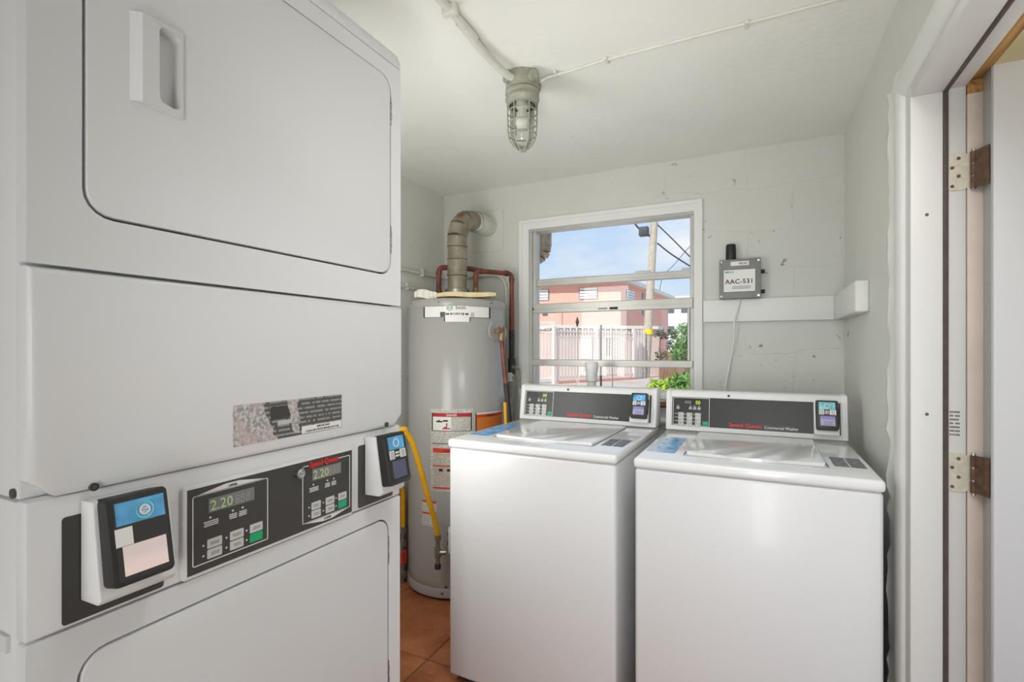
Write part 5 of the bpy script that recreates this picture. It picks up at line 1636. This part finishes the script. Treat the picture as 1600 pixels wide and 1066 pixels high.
# utility pole and wires
pbse = gp(1008, 590.5)
td_ = pbse.dot(Vector((-SY, CY, 0)))
ptop = at_depth(1029, 230, td_)
pole = thing('utility_pole', 'weathered wooden utility pole with a yellow band', 'utility pole', pbse)
pd = ptop - pbse
MB().tube([Vector((0, 0, 0)), pd], 0.20, 16, True, [0.21, 0.15]).build('shaft', 'pole', pole, smooth=50)
f_ = (CAM_H + (545 - 519) / 790 * td_ - GZ) / pd.z
MB().tube([pd * f_ - Vector((0, 0, 0.12)), pd * f_ + Vector((0, 0, 0.12))], 0.235, 16).build('yellow_band', 'band', pole)
tq = at_depth(1006, 362, td_) - pbse
MB().box(tq.x - 0.22, tq.x + 0.22, tq.y - 0.15, tq.y + 0.15, tq.z - 0.22, tq.z + 0.22, 0.05, 2).build('splice_box', 'cable', pole)
def wire(label, pts, t, r=0.022):
    P = [at_depth(a, b, t) for a, b in pts]
    o = tag(MB().tube([p - P[0] for p in smooth_path(P, 5)], r, 6).build('overhead_wire', 'cable', smooth=60), label, 'wire')
    o.location = P[0]
wire('overhead wire sagging from the splice box to the utility pole', [(975, 322), (988, 343), (998, 357), (1010, 366), (1020, 371)], td_, 0.045)
wire('overhead wire leaving the utility pole towards the far building, upper one', [(1026, 350), (1050, 373), (1085, 408), (1130, 450)], td_, 0.030)
wire('overhead wire leaving the utility pole below the upper one', [(1027, 380), (1050, 398), (1085, 420), (1130, 446)], td_, 0.035)
P = [at_depth(1030, 456, 43.5), at_depth(1036, 432, 41), at_depth(1053, 414, 38), at_depth(1080, 383, 34), at_depth(1120, 345, 29)]
ow = tag(MB().tube([p - P[0] for p in smooth_path(P, 5)], 0.022, 6).build('overhead_wire', 'cable', smooth=60), 'thin overhead wire rising from the pink building and crossing the two wires', 'wire')
ow.location = P[0]

# plants
def leaf_ball(name, material, parent, blobs, count, size, seed_):
    r = random.Random(seed_)
    mb = MB()
    for k in range(count):
        c, rad = blobs[r.randrange(len(blobs))]
        d = Vector((r.gauss(0, 1), r.gauss(0, 1), r.gauss(0, 1))).normalized()
        p = Vector(c) + Vector((d.x * rad[0], d.y * rad[1], d.z * rad[2])) * (r.random() ** 0.35)
        u = Vector((r.gauss(0, 1), r.gauss(0, 1), r.gauss(0, 0.6))).normalized()
        v = u.cross(d).normalized() if u.cross(d).length > 1e-4 else u.orthogonal()
        s = size * r.uniform(0.6, 1.3)
        mb.quad(p - u * s, p - v * s * 0.45, p + u * s, p + v * s * 0.45)
    o = mb.build(name, material, parent, smooth=0)
    o['kind'] = 'stuff'
    return o
tc_ = at_depth(1072, 530, 18.0)
tree = thing('garden_tree', 'bushy green tree at the right of the utility pole', 'tree', (tc_.x, tc_.y, GZ))
hz_ = tc_.z - GZ
MB().tube([(0, 0, 0), (0.05, 0, hz_ * 0.5), (0, 0.05, hz_)], 0.09, 10, True, [0.10, 0.08, 0.04]).build('trunk', 'bark', tree)
leaf_ball('foliage', 'leaf', tree, [((0, 0, hz_), (0.55, 0.55, 0.65)), ((0.5, 0.2, hz_ - 0.3), (0.5, 0.5, 0.5)), ((-0.2, 0, hz_ - 0.5), (0.35, 0.4, 0.4)), ((0.35, 0.1, hz_ + 0.35), (0.4, 0.4, 0.35))], 2600, 0.075, 21)
sv = at_depth(1033, 525, 17.0)
vine = thing('climbing_vine', 'dark straggling vine beside the foot of the utility pole', 'vine', (sv.x, sv.y, GZ))
h_ = sv.z - GZ
MB().tube(smooth_path([(0, 0, 0), (0.1, 0, h_ * 0.4), (-0.05, 0, h_ * 0.8), (0.1, 0, h_ + 0.3)], 5), 0.02, 6).build('stem', 'bark', vine)
leaf_ball('foliage', 'leaf_dark', vine, [((0.0, 0, h_ + 0.05), (0.25, 0.2, 0.18)), ((0.35, 0, h_ + 0.05), (0.2, 0.2, 0.2)), ((0.0, 0, h_ - 0.65), (0.25, 0.2, 0.25)), ((0.3, 0, h_ - 0.3), (0.15, 0.2, 0.2))], 170, 0.075, 22)
for (px, py, t, blobs, cnt, mt_, lab_, sd) in (
    (1066, 597, 8.5, [((0, 0, -0.05), (0.25, 0.25, 0.22)), ((0.14, 0, 0.05), (0.15, 0.2, 0.14))], 520, 'leaf', 'leafy green shrub at the right corner of the window', 23),
    (1034, 601, 9.0, [((0, 0, -0.05), (0.28, 0.25, 0.16)), ((0.24, 0, 0.0), (0.2, 0.2, 0.14))], 1500, 'leaf_lime', 'bright lime green ground plant between the two washer consoles', 24)):
    q = at_depth(px, py, t)
    s_ = thing('garden_shrub', lab_, 'shrub', (q.x, q.y, GZ))
    hh = q.z - GZ
    for k in range(5):
        MB().tube([(0, 0, 0), (0.05 * (k - 2), 0.02, hh * 0.9)], 0.008, 6).build('stem', 'bark', s_)
    leaf_ball('foliage', mt_, s_, [((c[0], c[1], c[2] + hh), r_) for c, r_ in blobs], cnt, 0.06 if mt_ == 'leaf' else 0.04, sd)
q1, q2 = gp(1030, 592), gp(1100, 592)
bf = thing('board_fence', 'brown board fence under the bushy tree', 'fence', q1)
dv_ = q2 - q1; ln_ = dv_.length; dv_.normalize()
BFM = frame((0, 0, 0), dv_, (0, 0, 1))
nb_ = int(ln_ / 0.16)
mb = MB()
for k in range(nb_):
    mb.box(k * 0.16, k * 0.16 + 0.145, 0, 1.25, -0.015, 0.015)
mb.build('boards', 'brown_fence', bf, BFM, smooth=0)['kind'] = 'stuff'
for v in (0.2, 1.0):
    MB().box(0, ln_, v, v + 0.08, -0.06, -0.016).build('fence_rail', 'brown_fence', bf, BFM, smooth=0)
